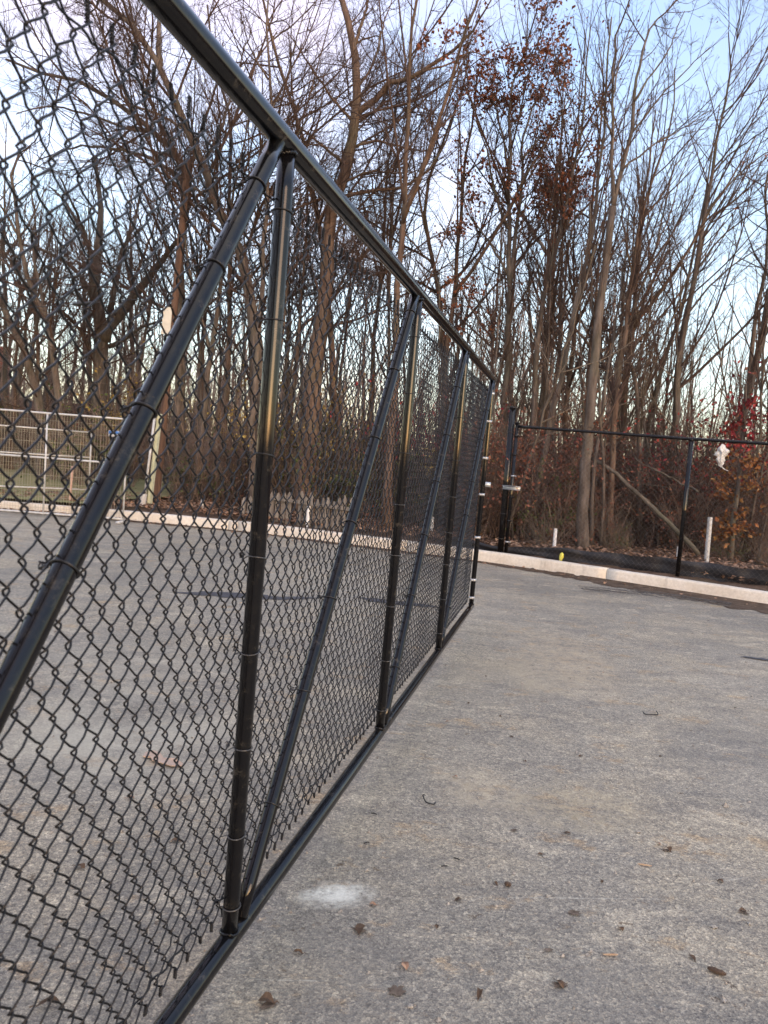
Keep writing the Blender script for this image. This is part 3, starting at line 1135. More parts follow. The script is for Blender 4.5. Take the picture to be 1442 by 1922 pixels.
def build_panel(name, p0, p1, zb, zt, label, midz, nsub=(.62,), mat_f=None, sign=None):
    """galvanised site fence panel from ground point p0 to p1 (xy)"""
    root = empty(name, (p0[0], p0[1], 0), label, 'fence panel', 'silver site fence panels')
    inv = -np.array(root.location)
    p0, p1 = np.array(p0), np.array(p1)
    d = (p1 - p0)
    L = np.linalg.norm(d)
    d /= L
    nn = np.array([-d[1], d[0]])

    def q(s, z, o=0):
        a = p0 + d * s + nn * o
        return np.array([a[0], a[1], z])

    def part(m, nm, mat, par=root):
        o = m.build(nm, mat, par)
        if par is root:
            o.location = inv
        return o
    r = .0165
    for nm, z in (('top_rail', zt), ('middle_rail', midz), ('bottom_rail', zb)):
        m = MB()
        m.tube([q(s, z) for s in np.linspace(0, L, 6)], r if nm != 'bottom_rail' else .019, 12)
        part(m, nm, M['zinc_dull'])
    for s in [0, L] + [L * k for k in nsub]:
        m = MB()
        m.tube([q(s, zb - .03), q(s, zt)], r, 12)
        part(m, 'upright', M['zinc_dull'])
    m = MB()
    ns = int(L / .047)
    P = np.array([[q(s, zb, .012), q(s, zt, .012)] for s in np.linspace(.02, L - .02, ns)])
    P = P + rng.normal(0, .002, P.shape)
    m.tubes(P, np.full((len(P), 2), .0023), 4, False)
    P = np.array([[q(0, z, .017), q(L, z, .017)] for z in np.arange(zb + .09, zt, .185)])
    m.tubes(P, np.full((len(P), 2), .0022), 4, False)
    part(m, 'welded_mesh', M['mesh_zinc'])
    for s in (0, L):
        m = MB()
        m.box(q(s, .02), [nn[0] * .28, nn[1] * .28, 0], [d[0] * .03, d[1] * .03, 0], [0, 0, .018])
        part(m, 'foot', M['zinc_dull'])
    if sign is not None:
        a, z0, z1, wd = sign
        m = MB()
        m.box(q(a, (z0 + z1) / 2, -.03), [d[0] * wd, d[1] * wd, 0], [nn[0] * .003, nn[1] * .003, 0], [0, 0, (z1 - z0) / 2])
        sg = part(m, 'sign_board', M['white'])
        m = MB()
        m.box(q(a, z1 - (z1 - z0) * .3, -.0345), [d[0] * wd * .97, d[1] * wd * .97, 0], [nn[0] * .001, nn[1] * .001, 0], [0, 0, (z1 - z0) * .26])
        o = m.build('blue_band', M['blue'], sg)
    return root


def panels():
    a = at(240, 800, 12.42)
    zt = at(240, 787, 12.42)[2]
    zmid = at(200, 868, 12.4)[2]
    x1, x0 = a[0], a[0] - 3.6
    s = at(219, 815, 12.4)
    build_panel('site_fence_panel', (x0, 12.36), (x1, 12.42), .06, zt, 'silver site fence panel with a small blue and white sign standing before the kerb', zmid,
                ((at(86, 860, 12.4)[0] - x0) / 3.6,), sign=(s[0] - x0, s[2] - .045, s[2] + .055, .13))
    build_panel('site_fence_panel', (x0 - 3.65, 12.1), (x0 - .06, 12.35), .06, zt, 'silver site fence panel without a sign next along the kerb at far left', zmid, (.5,))
    # third panel, behind on the lawn at an angle
    b = at(172, 812, 16.6)
    build_panel('site_fence_panel', (b[0] - 3.4, 14.6), (b[0], 16.6), .22, b[2], 'silver site fence panel set back on the lawn behind the others', .95, (.5,))


panels()

# ------------------------------------------------------------------ small things lying about
def wire_bit(x, y, pts, r, label, mat, name='wire_offcut', cat='wire'):
    c = gr(x, y)
    m = MB()
    m.tube(spline([(c[0] + a, c[1] + b, .004 + r + h) for a, b, h in pts], 8), r, 7)
    return tag(m.build(name, mat), label, cat, 'black wire offcuts on the asphalt')


wire_bit(803, 1506, [(-.012, .055, .0), (-.02, .02, .012), (-.008, -.02, .004), (.022, -.026, 0), (.03, -.012, .003)], .0026, 'hooked black wire offcut on the asphalt by the bottom rail', M['wire'])
wire_bit(1218, 1341, [(-.035, .005, .006), (-.03, -.018, 0), (.01, -.022, .002), (.05, -.008, 0), (.055, .03, .008)], .003, 'curved black wire offcut lying alone on the right of the yard', M['wire'])
for k, (x, y, a) in enumerate([(702, 1530, -.3), (857, 1615, -.4), (834, 1629, .3), (688, 1585, .5)]):
    wire_bit(x, y, [(-.011 * math.cos(a), -.011 * math.sin(a), 0), (0, .001, .001), (.011 * math.cos(a), .011 * math.sin(a), 0)], .0022,
             ['tiny straight black wire snip near the hooked offcut', 'tiny black wire snip in the middle of the yard', 'tiny black wire snip just left of another snip', 'tiny black wire snip close to the bottom rail'][k], M['wire'])

# scrap strip of black mesh lying near the kerb
def scrap_mesh():
    a, b, c_ = gr(1090, 1108), gr(1230, 1119), gr(1372, 1139)
    path = spline([a, b, c_], 60)
    T = np.gradient(path, axis=0)
    T /= np.linalg.norm(T, axis=1, keepdims=True)
    Nn = np.stack([-T[:, 1], T[:, 0], T[:, 0] * 0], 1)
    m = MB()
    n = len(path)
    for k in range(9):
        ph = k % 2
        s = np.arange(n)
        o = (k - 4) * .036 + .019 * (1 - 4 * np.abs(((s * .16 + ph * .5) % 1) - .5))
        p = path + Nn * o[:, None]
        p[:, 2] = .012 + .012 * np.sin(s * .2 + k) ** 2 + .014 * np.abs(np.sin(s * .05 + k * .6))
        m.tube(p, .0024, 4, False)
    tag(m.build('mesh_scrap', M['far_wire']), 'narrow strip of black chain link mesh dropped on the asphalt by the kerb', 'mesh scrap')


scrap_mesh()


def cardboard():
    c = gr(305, 1428)
    out = [(-.10, .012), (-.085, -.018), (-.055, -.012), (-.03, -.028), (.07, -.034), (.105, -.012), (.10, .004), (.055, .012), (.0, .008), (-.03, .024), (-.07, .03)]
    m = MB()
    a = R(-14)
    v = [(c[0] + x * math.cos(a) - y * math.sin(a), c[1] + (x * math.sin(a) + y * math.cos(a)) * 1.5, .006 + .008 * math.sin(x * 30) ** 2) for x, y in out]
    n = len(out)
    v2 = [(x, y, z + .004) for x, y, z in v]
    vv = v + v2 + [(c[0], c[1], .006), (c[0], c[1], .012)]
    m.add(vv, [(k, (k + 1) % n, n + (k + 1) % n, n + k) for k in range(n)], [(2 * n, (k + 1) % n, k) for k in range(n)] + [(2 * n + 1, n + k, n + (k + 1) % n) for k in range(n)])
    tag(m.build('cardboard_scrap', M['card'], smooth=False), 'torn pinkish cardboard scrap on the asphalt behind the mesh', 'cardboard')


cardboard()


def yellow_cap():
    c = fp(1.0, .17, -.08)
    c = at(1054, 1045, 10.55)
    m = MB()
    m.tube([c + np.array([-.008, 0, -.09]), c + np.array([-.006, 0, -.03]), c + np.array([0, 0, 0]), c + np.array([.004, 0, .045]), c + np.array([.006, 0, .062])], [.014, .025, .031, .024, .006], 16)
    tag(m.build('yellow_marker', M['yellow']), 'small rounded yellow plastic marker lying against the black silt cloth', 'marker')


yellow_cap()


def plastic_bag():
    c = at(1354, 855, 11.6)
    nu, nv = 30, 30
    v = []
    for i in range(nu):
        t = i / (nu - 1)
        # crumpled film: wide shoulders with pulled-out corners, pinched waist and a torn tail
        w_ = float(np.interp(t, [0, .08, .25, .42, .55, .68, .82, .93, 1], [.008, .045, .072, .058, .082, .105, .07, .04, .006]))
        dx = float(np.interp(t, [0, .3, .6, 1], [.02, -.01, .015, -.005]))
        for j in range(nv):
            a = 2 * math.pi * j / nv
            cr = .22 * math.sin(5 * a + 8 * t) + .16 * math.sin(9 * a - 13 * t + 1) + .10 * math.sin(15 * a + 21 * t) + .05 * rng.normal()
            rr = w_ * (.72 + cr)
            ear = .055 * math.exp(-((t - .55) / .07) ** 2) * max(0, -math.cos(a)) ** 7 + .05 * math.exp(-((t - .72) / .06) ** 2) * max(0, math.cos(a)) ** 9 * -1
            v.append(c + np.array([dx + rr * math.cos(a) - ear, rr * .45 * math.sin(a), (t - .5) * .34 + .016 * math.sin(3 * a + 2)]))
    q = [(i * nv + j, i * nv + (j + 1) % nv, (i + 1) * nv + (j + 1) % nv, (i + 1) * nv + j) for i in range(nu - 1) for j in range(nv)]
    m = MB()
    m.add(v, q)
    root = empty('plastic_bag', (0, 0, 0), 'crumpled white plastic bag snagged on twigs behind the fence', 'bag')
    m.build('body', M['bag'], root)
    m = MB()
    p = at(1352, 872, 11.6)
    m.tube(spline([p, p + np.array([.06, 0, -.06]), p + np.array([.15, .02, -.09])], 6), [.012, .012, .011, .01, .009, .008, .008, .007, .006, .006, .005, .004, .003], 6)
    m.build('handle', M['bag'], root)


plastic_bag()


def debris():
    # single fallen leaves, wood chips and stones that one can count on the near asphalt
    def leaf(sz, bend):
        m = MB()
        n = 7
        t = np.linspace(0, 1, n)
        wd = np.sin(np.pi * t ** .8) ** .8 * sz * .32 + .0008
        ed = 1 + .25 * rng.normal(size=n)
        v = []
        for i in range(n):
            x = (t[i] - .5) * sz
            z = bend * math.sin(t[i] * math.pi * 1.1) * sz
            v += [(x, -wd[i] * ed[i], z + .22 * wd[i]), (x, 0, z), (x, wd[i] * ed[::-1][i], z + .3 * wd[i])]
        v = np.array(v) + [0, 0, .005]
        q = [(i * 3 + j, i * 3 + 3 + j, i * 3 + 4 + j, i * 3 + 1 + j) for i in range(n - 1) for j in range(2)]
        m.add(v, q)
        m.tube([(sz * .48, 0, .006), (sz * .62, .004, .008), (sz * .75, .002, .006)], .0012, 4)
        return m
    for k, (x, y, w, h) in enumerate([(676, 1747, .034, .005), (505, 1887, .036, .009), (1052, 1850, .032, .008), (1250, 1597, .024, .006), (1395, 1714, .026, .006), (1078, 1715, .03, .010), (745, 1862, .034, .014), (1030, 1785, .02, .005), (965, 1560, .022, .006)]):
        c = gr(x, y)
        blob_sheet('mud_smear', c[0], c[1], w * .62, h * 1.3, rng.normal(0, .3), .0034 + .0002 * k, M['mud'], 60, .22, label='small dark mud smear on the asphalt', cat='mud')
    protos = []
    for k in range(5):
        o = leaf(.045, rng.uniform(.05, .22)).build('fallen_leaf', M['yard_leaf'] if k < 4 else M['litter'], smooth=False)
        protos.append(o)
    spots = [(675, 1746, 1.5), (1050, 1850, 1.1), (1255, 1597, 1.1), (860, 1690, .9), (700, 1700, .9), (960, 1383, .9), (880, 1320, .8), (913, 1270, .8), (1105, 1255, .7), (1132, 1263, .8),
             (1070, 1274, .7), (940, 1345, .8), (985, 1430, .9), (1090, 1420, .9), (855, 1460, .9), (1065, 1565, .9), (930, 1660, .8), (1165, 1745, .9), (1130, 1655, .7), (840, 1355, .7),
             (1395, 1712, 1.1), (1352, 1655, .9), (500, 1885, 1.6), (560, 1790, 1.1), (760, 1815, 1.0), (820, 1740, .9), (900, 1870, 1.2), (1300, 1800, .9), (1180, 1180, .7), (1222, 1210, .7),
             (1300, 1190, .7), (1330, 1165, .7), (1010, 1170, .6), (1050, 1150, .6), (1155, 1150, .6), (950, 1195, .6), (1400, 1245, .7), (330, 1580, 1.2), (150, 1630, 1.2), (245, 1500, 1.0),
             (340, 1120, .7), (105, 1188, .8), (560, 1240, .7), (90, 1890, 1.6), (1236, 1585, .8), (1015, 1605, .7), (1240, 1420, .6), (1380, 1330, .7)]
    first = [True] * 5
    for i, (x, y, s) in enumerate(spots):
        k = i % 5
        if first[k]:
            o, first[k] = protos[k], False
        else:
            o = protos[k].copy()
            COL.objects.link(o)
        c = gr(x, y)
        o.location = (c[0], c[1], 0)
        o.rotation_euler = (0, 0, rng.uniform(0, 6.28))
        s *= .8
        o.scale = (s * rng.uniform(.6, 1.0), s * rng.uniform(.45, .85), s * rng.uniform(.6, 1.2))
        tag(o, 'small dry brown leaf lying on the grey asphalt', 'leaf', 'single dead leaves on the asphalt')
    # stones
    def stone():
        m = MB()
        nu, nv = 6, 8
        v = []
        f = rng.normal(0, .26, (nu, nv))
        for i in range(nu):
            th = math.pi * i / (nu - 1)
            for j in range(nv):
                a = 2 * math.pi * j / nv
                r = 1 + (f[i, j] if 0 < i < nu - 1 else 0)
                v.append((r * math.sin(th) * math.cos(a) * .01, r * math.sin(th) * math.sin(a) * .0075, r * math.cos(th) * .0055 + .0045))
        m.add(v, [(i * nv + j, i * nv + (j + 1) % nv, (i + 1) * nv + (j + 1) % nv, (i + 1) * nv + j) for i in range(nu - 1) for j in range(nv)])
        return m
    ps = [stone().build('stone_chip', M['stone'], smooth=False) for _ in range(3)]
    sp = [(1198, 1563, 1.3), (1346, 1568, .9), (1354, 1568, .8), (1340, 1742, 1.3), (1406, 1735, 1.4), (1240, 1895, 1.3), (884, 1760, .9), (688, 1634, 1.1), (1375, 1530, 1.0), (946, 1240, .9),
          (1193, 1181, 1.1), (1268, 1182, 1.2), (1318, 1370, 1.1), (850, 1730, .9), (1115, 1732, .7), (1020, 1608, 1.0), (1100, 1640, .7), (770, 1890, 1.1), (640, 1830, 1.0), (1360, 1880, 1.2), (990, 1780, .8), (1290, 1480, .8),
          (1180, 1500, .7), (720, 1600, .8), (930, 1500, .7), (1040, 1480, .6)]
    fs = [True] * 3
    for i, (x, y, s) in enumerate(sp):
        k = i % 3
        if fs[k]:
            o, fs[k] = ps[k], False
        else:
            o = ps[k].copy()
            COL.objects.link(o)
        c = gr(x, y)
        o.location = (c[0], c[1], 0)
        o.rotation_euler = (0, 0, rng.uniform(0, 6.28))
        s *= rng.uniform(.45, .8)
        o.scale = (s * rng.uniform(.8, 1.4), s, s * .9)
        tag(o, 'pale stone chip lying on the asphalt', 'stone', 'stone chips on the asphalt')
    # wood chips
    for i, (x, y, L, mat, lab) in enumerate([(1345, 1828, .05, M['bark_bit'], 'dark brown wood chip near the lower right of the yard'),
                                             (1146, 1795, .045, M['tan_bit'], 'tan splinter of wood on the near asphalt'), (1210, 1626, .05, M['tan_bit'], 'thin tan twig lying on the near asphalt'),
                                             (953, 1664, .022, M['bark_bit'], 'dark crumb of bark in the middle of the yard')]):
        c = gr(x, y)
        a = [-.5, .1, -.15, -.4][i]
        m = MB()
        w = .008 if i in (0, 3) else .003
        K = 6
        t = np.linspace(-.5, .5, K)
        m.tube([(c[0] + L * q * math.cos(a), c[1] + L * q * math.sin(a), .004 + w * .6) for q in t], w * np.array([.5, .95, 1.1, .9, 1, .4]), 6)
        tag(m.build('wood_chip', mat, smooth=False), lab, 'wood chip')
    # grit and crumbs nobody could count
    m = MB()
    n = 5200
    d = rng.uniform(0, 1, n) ** 1.6
    x = rng.uniform(-2.5, 6.5, n)
    y = 1.6 + d * 9
    ok = y < np.array([kerb_at_x(a) for a in x]) - .1
    x, y = x[ok], y[ok]
    n = len(x)
    s = rng.exponential(.0022, n) + .0014
    base = np.array([[0, 0, 1], [.9, 0, .1], [-.3, .8, .1], [-.6, -.6, .1], [0, -.9, .05]])
    v = base[None] * (s[:, None, None] * rng.uniform(.6, 1.4, (n, 5, 3))) + np.stack([x, y, np.full(n, .0005)], 1)[:, None]
    b = np.arange(n)[:, None] * 5
    m.add(v.reshape(-1, 3), tris=np.concatenate([b + np.array([[0, 1, 2]]), b + np.array([[0, 2, 3]]), b + np.array([[0, 3, 4]]), b + np.array([[0, 4, 1]])]))
    tag(m.build('grit', m_simple('yard_grit', (.09, .08, .07), (.42, .39, .34), 90, .9), smooth=False), 'loose grit scattered over the asphalt', 'grit', kind='stuff')


debris()

# ------------------------------------------------------------------ trees
UPV = np.array([0, 0, 1.0])


def spawn(pp, pr, counts, t0, t1, lenf, ang, angsd, trop, wig, K, rr, rmin, labs=None, tip=.3, az=None):
    """children of a batch of branches: pp (B,Kp,3), pr (B,Kp)"""
    B, Kp = pp.shape[:2]
    idx = np.repeat(np.arange(B), counts)
    n = len(idx)
    if n == 0:
        return np.zeros((0, K, 3)), np.zeros((0, K))
    t = rng.uniform(t0, t1, n)
    s = t * (Kp - 1) * .9999
    i0 = s.astype(int)
    fr = (s - i0)[:, None]
    a, b = pp[idx, i0], pp[idx, i0 + 1]
    pos = a * (1 - fr) + b * fr
    tan = b - a
    tan /= np.linalg.norm(tan, axis=1, keepdims=True) + 1e-9
    rad = pr[idx, i0] * (1 - fr[:, 0]) + pr[idx, i0 + 1] * fr[:, 0]
    plen = np.linalg.norm(np.diff(pp, axis=1), axis=2).sum(1)[idx]
    v = rng.normal(size=(n, 3))
    perp = v - (v * tan).sum(1, keepdims=True) * tan
    perp /= np.linalg.norm(perp, axis=1, keepdims=True) + 1e-9
    an = np.radians(rng.normal(ang, angsd, n))[:, None]
    d = np.cos(an) * tan + np.sin(an) * perp
    L = (plen * lenf * (1.05 - .62 * t) if labs is None else labs * np.ones(n)) * rng.uniform(.55, 1.35, n)
    st = (L / (K - 1))[:, None]
    P = np.zeros((n, K, 3))
    P[:, 0] = pos
    for k in range(1, K):
        d = d + rng.normal(0, wig, (n, 3)) + UPV * trop
        d /= np.linalg.norm(d, axis=1, keepdims=True)
        P[:, k] = P[:, k - 1] + d * st
    r0 = np.maximum(np.minimum(rad * rr, .0024 + L * .0068), rmin)
    Rd = r0[:, None] * (1 - (1 - tip) * np.linspace(0, 1, K)[None])
    return P, np.maximum(Rd, rmin * .8)


def lens(P):
    return np.linalg.norm(np.diff(P, axis=1), axis=2).sum(1)


def make_tree(name, limbs, style, label=None, group=None, bark='bark', twig='twig', leaves=None, root_loc=None, density=1.0):
    """limbs: list of (points (n,3), r0, r1); the first is the trunk"""
    loc = np.array(root_loc if root_loc is not None else limbs[0][0][0], float)
    root = empty(name, loc, label, 'tree', group)
    K0 = 16
    P0, R0 = [], []
    for pts, r0, r1 in limbs:
        p = resample(spline(np.array(pts, float), 6), K0)
        L = np.linalg.norm(np.diff(p, axis=0), axis=1).sum()
        w = rng.normal(0, .006 * L ** .5, (K0, 3))
        w[0] = 0
        p = p + w - loc
        P0.append(p)
        R0.append(r0 + (r1 - r0) * np.linspace(0, 1, K0) ** .85)
    P0, R0 = np.array(P0), np.array(R0)
    R0[0, 0] *= 1.35
    R0[0, 1] *= 1.08
    m = MB()
    m.tubes(P0, R0, 12, True)
    m.build('trunk', M[bark], root)
    S = style
    c = MB()
    L0 = lens(P0)
    # level 1
    t0 = S.get('t0', .35)
    n1 = np.maximum(1, (L0 * S['d1'] * density)).astype(int)
    n1[0] = int(L0[0] * S['d1'] * (1 - t0) * density) if len(limbs) == 1 or S.get('trunkbr', True) else 2
    tt0 = np.full(len(P0), .12)
    A, AR = [], []
    for b in range(len(P0)):
        P, Q = spawn(P0[b:b + 1], R0[b:b + 1], [n1[b]], t0 if b == 0 else .12, 1.0, S['l1'], S['a1'], 12, S['tr1'], S['w1'], 9, .62, .005)
        mx = S.get('max1', 9)
        A.append(P)
        AR.append(Q)
    P1, R1 = np.concatenate(A), np.concatenate(AR)
    c.tubes(P1, R1, 6, False)
    # level 2 grows on level 1 and on the thin ends of the limbs
    L1 = lens(P1)
    n2 = np.maximum(1, rng.poisson(L1 * S['d2'] * density))
    P2, R2 = spawn(P1, R1, n2, .12, 1.0, S['l2'], S['a2'], 13, S['tr2'], S['w2'], 6, .6, .0032)
    c.tubes(P2, R2, 4, False)
    L2 = lens(P2)
    n3 = np.maximum(1, rng.poisson(L2 * S['d3'] * density))
    P3, R3 = spawn(P2, R2, n3, .1, 1.0, S['l3'], S['a3'], 14, S['tr2'], S['w2'], 5, .65, .0023, tip=.45)
    c.tubes(P3, R3, 3, False)
    ends = [P3]
    if S.get('d4', 0):
        L3 = lens(P3)
        n4 = rng.poisson(L3 * S['d4'] * density)
        P4, R4 = spawn(P3, R3, n4, .1, 1.0, .55, S['a3'], 14, S['tr2'], S['w2'], 4, .7, .0019, tip=.6)
        c.tubes(P4, R4, 3, False)
        ends.append(P4)
    c.build('crown', M[twig], root)
    if leaves:
        mat, frac, size = leaves
        E_ = np.concatenate([e[:, -2:].reshape(-1, 3) for e in ends])
        keep = rng.uniform(size=len(E_)) < frac
        # leaves hang on in clusters
        cl = np.sin(E_[:, 0] * 2.3) + np.sin(E_[:, 1] * 2.1 + 1) + np.sin(E_[:, 2] * 2.7 + 2)
        keep &= cl > leaves_bias.get(mat, -.4)
        E_ = E_[keep]
        l = MB()
        if mat == 'leaf_oak' and frac > .3:
            E_ = np.concatenate([E_ + rng.normal(0, .05, E_.shape) for _ in range(4)])
        leaf_mesh(l, E_ + rng.normal(0, .04, E_.shape), size, flat=False)
        l.build('foliage', M[mat], root, smooth=False)
    return root


leaves_bias = {'leaf_oak': -.15}

ASC = dict(d1=3.4, l1=.38, a1=34, tr1=.055, w1=.05, d2=4.2, l2=.42, a2=34, tr2=.03, w2=.07, d3=6.0, l3=.55, a3=36, t0=.30, d4=4.4)
SPREAD = dict(d1=3.6, l1=.42, a1=55, tr1=.06, w1=.11, d2=5.2, l2=.42, a2=46, tr2=.06, w2=.12, d3=6.6, l3=.55, a3=42, t0=.32, d4=5.0)
OAK = dict(d1=4.2, l1=.36, a1=38, tr1=.06, w1=.08, d2=5.0, l2=.42, a2=42, tr2=.03, w2=.1, d3=6.0, l3=.5, a3=44, t0=.30, d4=1.8)


def limb(pix, Y, w0, w1, dy=0.0, base=False, ground=.12):
    """photo points -> limb at distance Y; the distance drifts by dy towards the far end"""
    n = len(pix)
    L = 0
    out = []
    for i, (x, y) in enumerate(pix):
        f = i / max(1, n - 1)
        out.append(at(x, y, Y + dy * f * f))
    if base:
        out[0][2] = min(out[0][2], ground) - .08
    return (out, w0 * Y / FPX / 2, w1 * (Y + dy) / FPX / 2)


def hero(name, label, limbs, style, **kw):
    return make_tree(name, limbs, style, label, **kw)


# tall straight tree just right of the middle of the fence
Y = 12.4
hero('bare_tree', 'tall straight bare tree forking high up, left of the slim black fence post', [
    limb([(1092, 1036), (1095, 940), (1100, 860), (1111, 725), (1128, 553), (1140, 480), (1151, 390)], Y, 23, 12, base=True),
    limb([(1151, 392), (1150, 312), (1150, 177), (1155, 76), (1178, 16), (1195, -60)], Y, 8, 2.0, -1.2),
    limb([(1151, 390), (1167, 321), (1184, 253), (1191, 174), (1200, 130), (1213, 76), (1232, 40), (1290, -10)], Y, 9, 1.8, 1.5),
    limb([(1191, 190), (1215, 150), (1255, 95), (1285, 20)], Y, 4, 1.4, .8), limb([(1184, 253), (1225, 200), (1270, 150), (1330, 90)], Y + .3, 4, 1.3, 1.0),
    limb([(1150, 255), (1125, 200), (1095, 120), (1075, 30)], Y - .2, 3.4, 1.2, -.8), limb([(1150, 180), (1170, 90), (1190, 40)], Y - .3, 3.6, 1.3, .6),
    limb([(1167, 321), (1230, 270), (1275, 245), (1340, 205)], Y, 4, 1.2, 1.4)], ASC, bark='bark', density=.95)
Y = 14.8
hero('bare_tree', 'leaning bare tree with many slanting shoots, right of the slim black fence post', [
    limb([(1247, 1024), (1256, 910), (1267, 795), (1279, 660), (1302, 516), (1324, 394), (1338, 326), (1349, 245), (1365, 177), (1371, 130), (1367, 60)], Y, 19, 2, base=True),
    limb([(1295, 560), (1315, 480), (1335, 413), (1390, 367), (1420, 320), (1465, 260)], Y, 6, 1.6, 1.2),
    limb([(1338, 326), (1370, 290), (1410, 262), (1460, 225)], Y, 4, 1.2, -1), limb([(1324, 400), (1365, 350), (1420, 300), (1490, 260)], Y, 4, 1.3, .8),
    limb([(1302, 516), (1360, 440), (1430, 390), (1500, 340)], Y, 4.4, 1.3, -1.2), limb([(1290, 590), (1350, 520), (1420, 470), (1490, 430)], Y, 4, 1.2, 1.4)], ASC, density=.85,
     leaves=('leaf_oak', .02, .06))
Y = 14.3
hero('bare_tree', 'dark bare tree leaning right at the right edge of the wood', [
    limb([(1358, 1030), (1372, 920), (1387, 814), (1405, 731), (1426, 651), (1445, 560), (1470, 420), (1490, 280), (1510, 120)], Y, 20, 4, base=True),
    limb([(1405, 731), (1418, 600), (1440, 470), (1440, 340), (1470, 200)], Y + .5, 9, 2, 1.2)], ASC, density=.6, leaves=('leaf_oak', .03, .06))
Y = 13.2
hero('bare_tree', 'slim dark tree with upswept branches between the tall forked tree and the leaning tree', [
    limb([(1148, 1020), (1150, 900), (1153, 795), (1172, 632), (1186, 516), (1202, 416), (1218, 359), (1246, 285), (1265, 212), (1268, 130)], Y, 15, 1.8, base=True),
    limb([(1202, 416), (1240, 372), (1275, 300), (1320, 250)], Y, 3.6, 1.2, .9), limb([(1186, 516), (1170, 430), (1165, 360), (1150, 280)], Y, 3.4, 1.2, -.8),
    limb([(1180, 560), (1230, 470), (1262, 390), (1290, 300)], Y, 4.2, 1.3, 1.0)], ASC, bark='bark_red', density=1.1)
Y = 13.8
hero('bare_tree', 'crooked thin tree with a bent trunk beside the slim dark tree', [
    limb([(1204, 1010), (1200, 900), (1197, 795), (1190, 702), (1173, 646), (1183, 590), (1204, 540), (1227, 470), (1245, 400), (1262, 320)], Y, 12, 2, base=True),
    limb([(1190, 702), (1215, 620), (1222, 540), (1215, 440), (1222, 350)], Y + .2, 6, 1.5, .8)], ASC, density=.75)
Y = 15.5
hero('bare_tree', 'slender grey tree joining the leaning tree from its left side', [
    limb([(1205, 1010), (1211, 900), (1216, 800), (1246, 680), (1274, 600), (1290, 530), (1310, 430), (1330, 320), (1350, 200)], Y, 12, 1.8, base=True)], ASC, bark='bark_pale', density=.8)
Y = 14.4
hero('bare_tree', 'dark upright tree behind the stout black gate post', [
    limb([(985, 1010), (995, 860), (1005, 725), (1014, 623), (1025, 530), (1052, 420), (1074, 317), (1096, 229), (1098, 153), (1106, 50)], Y, 16, 2, base=True),
    limb([(1052, 420), (1030, 350), (1015, 280)], Y, 3.5, 1.3, -.6), limb([(1074, 317), (1110, 260), (1130, 190)], Y, 3.5, 1.3, .8)], ASC, density=.8, leaves=('leaf_oak', .10, .06))
Y = 15.2
hero('bare_tree', 'straight brown tree just left of the tall forked tree', [
    limb([(1050, 1005), (1057, 880), (1066, 748), (1081, 604), (1100, 484), (1112, 400), (1122, 300), (1130, 190), (1128, 90)], Y, 14, 1.8, base=True),
    limb([(1081, 604), (1110, 560), (1150, 520), (1190, 490)], Y, 3.4, 1.2, .9)], ASC, bark='bark_red', density=.8, leaves=('leaf_oak', .05, .06))
Y = 15.0
hero('oak_tree', 'oak tree still holding russet leaves above the end of the sliding gate', [
    limb([(940, 1000), (948, 850), (950, 760), (953, 643), (957, 538), (954, 430), (956, 317), (958, 229), (964, 153), (985, 90), (989, 20)], Y, 19, 2, base=True),
    limb([(957, 540), (970, 430), (982, 328), (980, 262), (1010, 186), (1046, 120)], Y, 9, 1.6, 1.3),
    limb([(954, 430), (930, 360), (915, 290), (890, 220)], Y, 6, 1.5, -1.3), limb([(956, 330), (940, 240), (925, 180), (930, 110)], Y, 5, 1.4, 1.1),
    limb([(980, 300), (1020, 250), (1060, 210), (1085, 170)], Y, 5, 1.4, -1.0), limb([(955, 520), (915, 450), (880, 400), (860, 330)], Y, 5, 1.5, 1.0)], OAK,
     leaves=('leaf_oak', .75, .07), density=1.0)
Y = 16.5
hero('bare_tree', 'bare tree with sweeping side limbs behind the second gate post', [
    limb([(838, 985), (838, 800), (832, 617), (824, 543), (805, 454), (799, 400), (802, 345), (830, 275), (866, 166), (880, 100)], Y, 17, 2, base=True),
    limb([(805, 454), (780, 330), (760, 200), (745, 120)], Y, 5, 1.4, 1.0), limb([(824, 543), (880, 500), (930, 430), (990, 370), (1030, 300)], Y, 6, 1.4, -1.2),
    limb([(815, 500), (760, 440), (700, 400), (640, 385)], Y, 4, 1.3, .8)], SPREAD, bark='bark_red', density=.62)
# big spreading tree behind the gate
Y = 15.3
hero('spreading_tree', 'big brown tree with a long crooked limb reaching right over the top rail', [
    limb([(572, 985), (580, 830), (590, 707), (604, 589), (614, 471), (621, 400), (642, 338), (660, 255), (669, 205), (668, 144), (662, 78), (653, 33), (634, -30)], Y, 44, 10, base=True),
    limb([(667, 215), (705, 186), (722, 162), (732, 152), (758, 151), (794, 133), (839, 103), (883, 64), (902, 34), (927, -6)], Y, 13, 2.2, -1.5),
    limb([(794, 134), (850, 117), (884, 97), (915, 112), (940, 118)], Y - .8, 4, 1.2, -.6),
    limb([(636, 372), (683, 361), (750, 352), (794, 330), (822, 294), (844, 244), (873, 155)], Y, 8, 1.6, 1.2),
    limb([(664, 278), (697, 264), (755, 277), (794, 283), (835, 275)], Y, 6, 1.5, 1.4), limb([(668, 83), (683, 33), (696, -20)], Y, 7, 3, .8),
    limb([(660, 225), (620, 180), (580, 120), (540, 60)], Y, 6, 1.6, -1.2), limb([(668, 170), (700, 120), (715, 60), (740, -10)], Y, 5, 1.5, 1.2),
    limb([(650, 310), (600, 270), (555, 235), (500, 230)], Y, 6, 1.6, 1.5), limb([(640, 345), (700, 320), (750, 325), (790, 310)], Y, 5, 1.4, -1.5)], SPREAD, bark='bark_red', density=1.1)
Y = 16.0
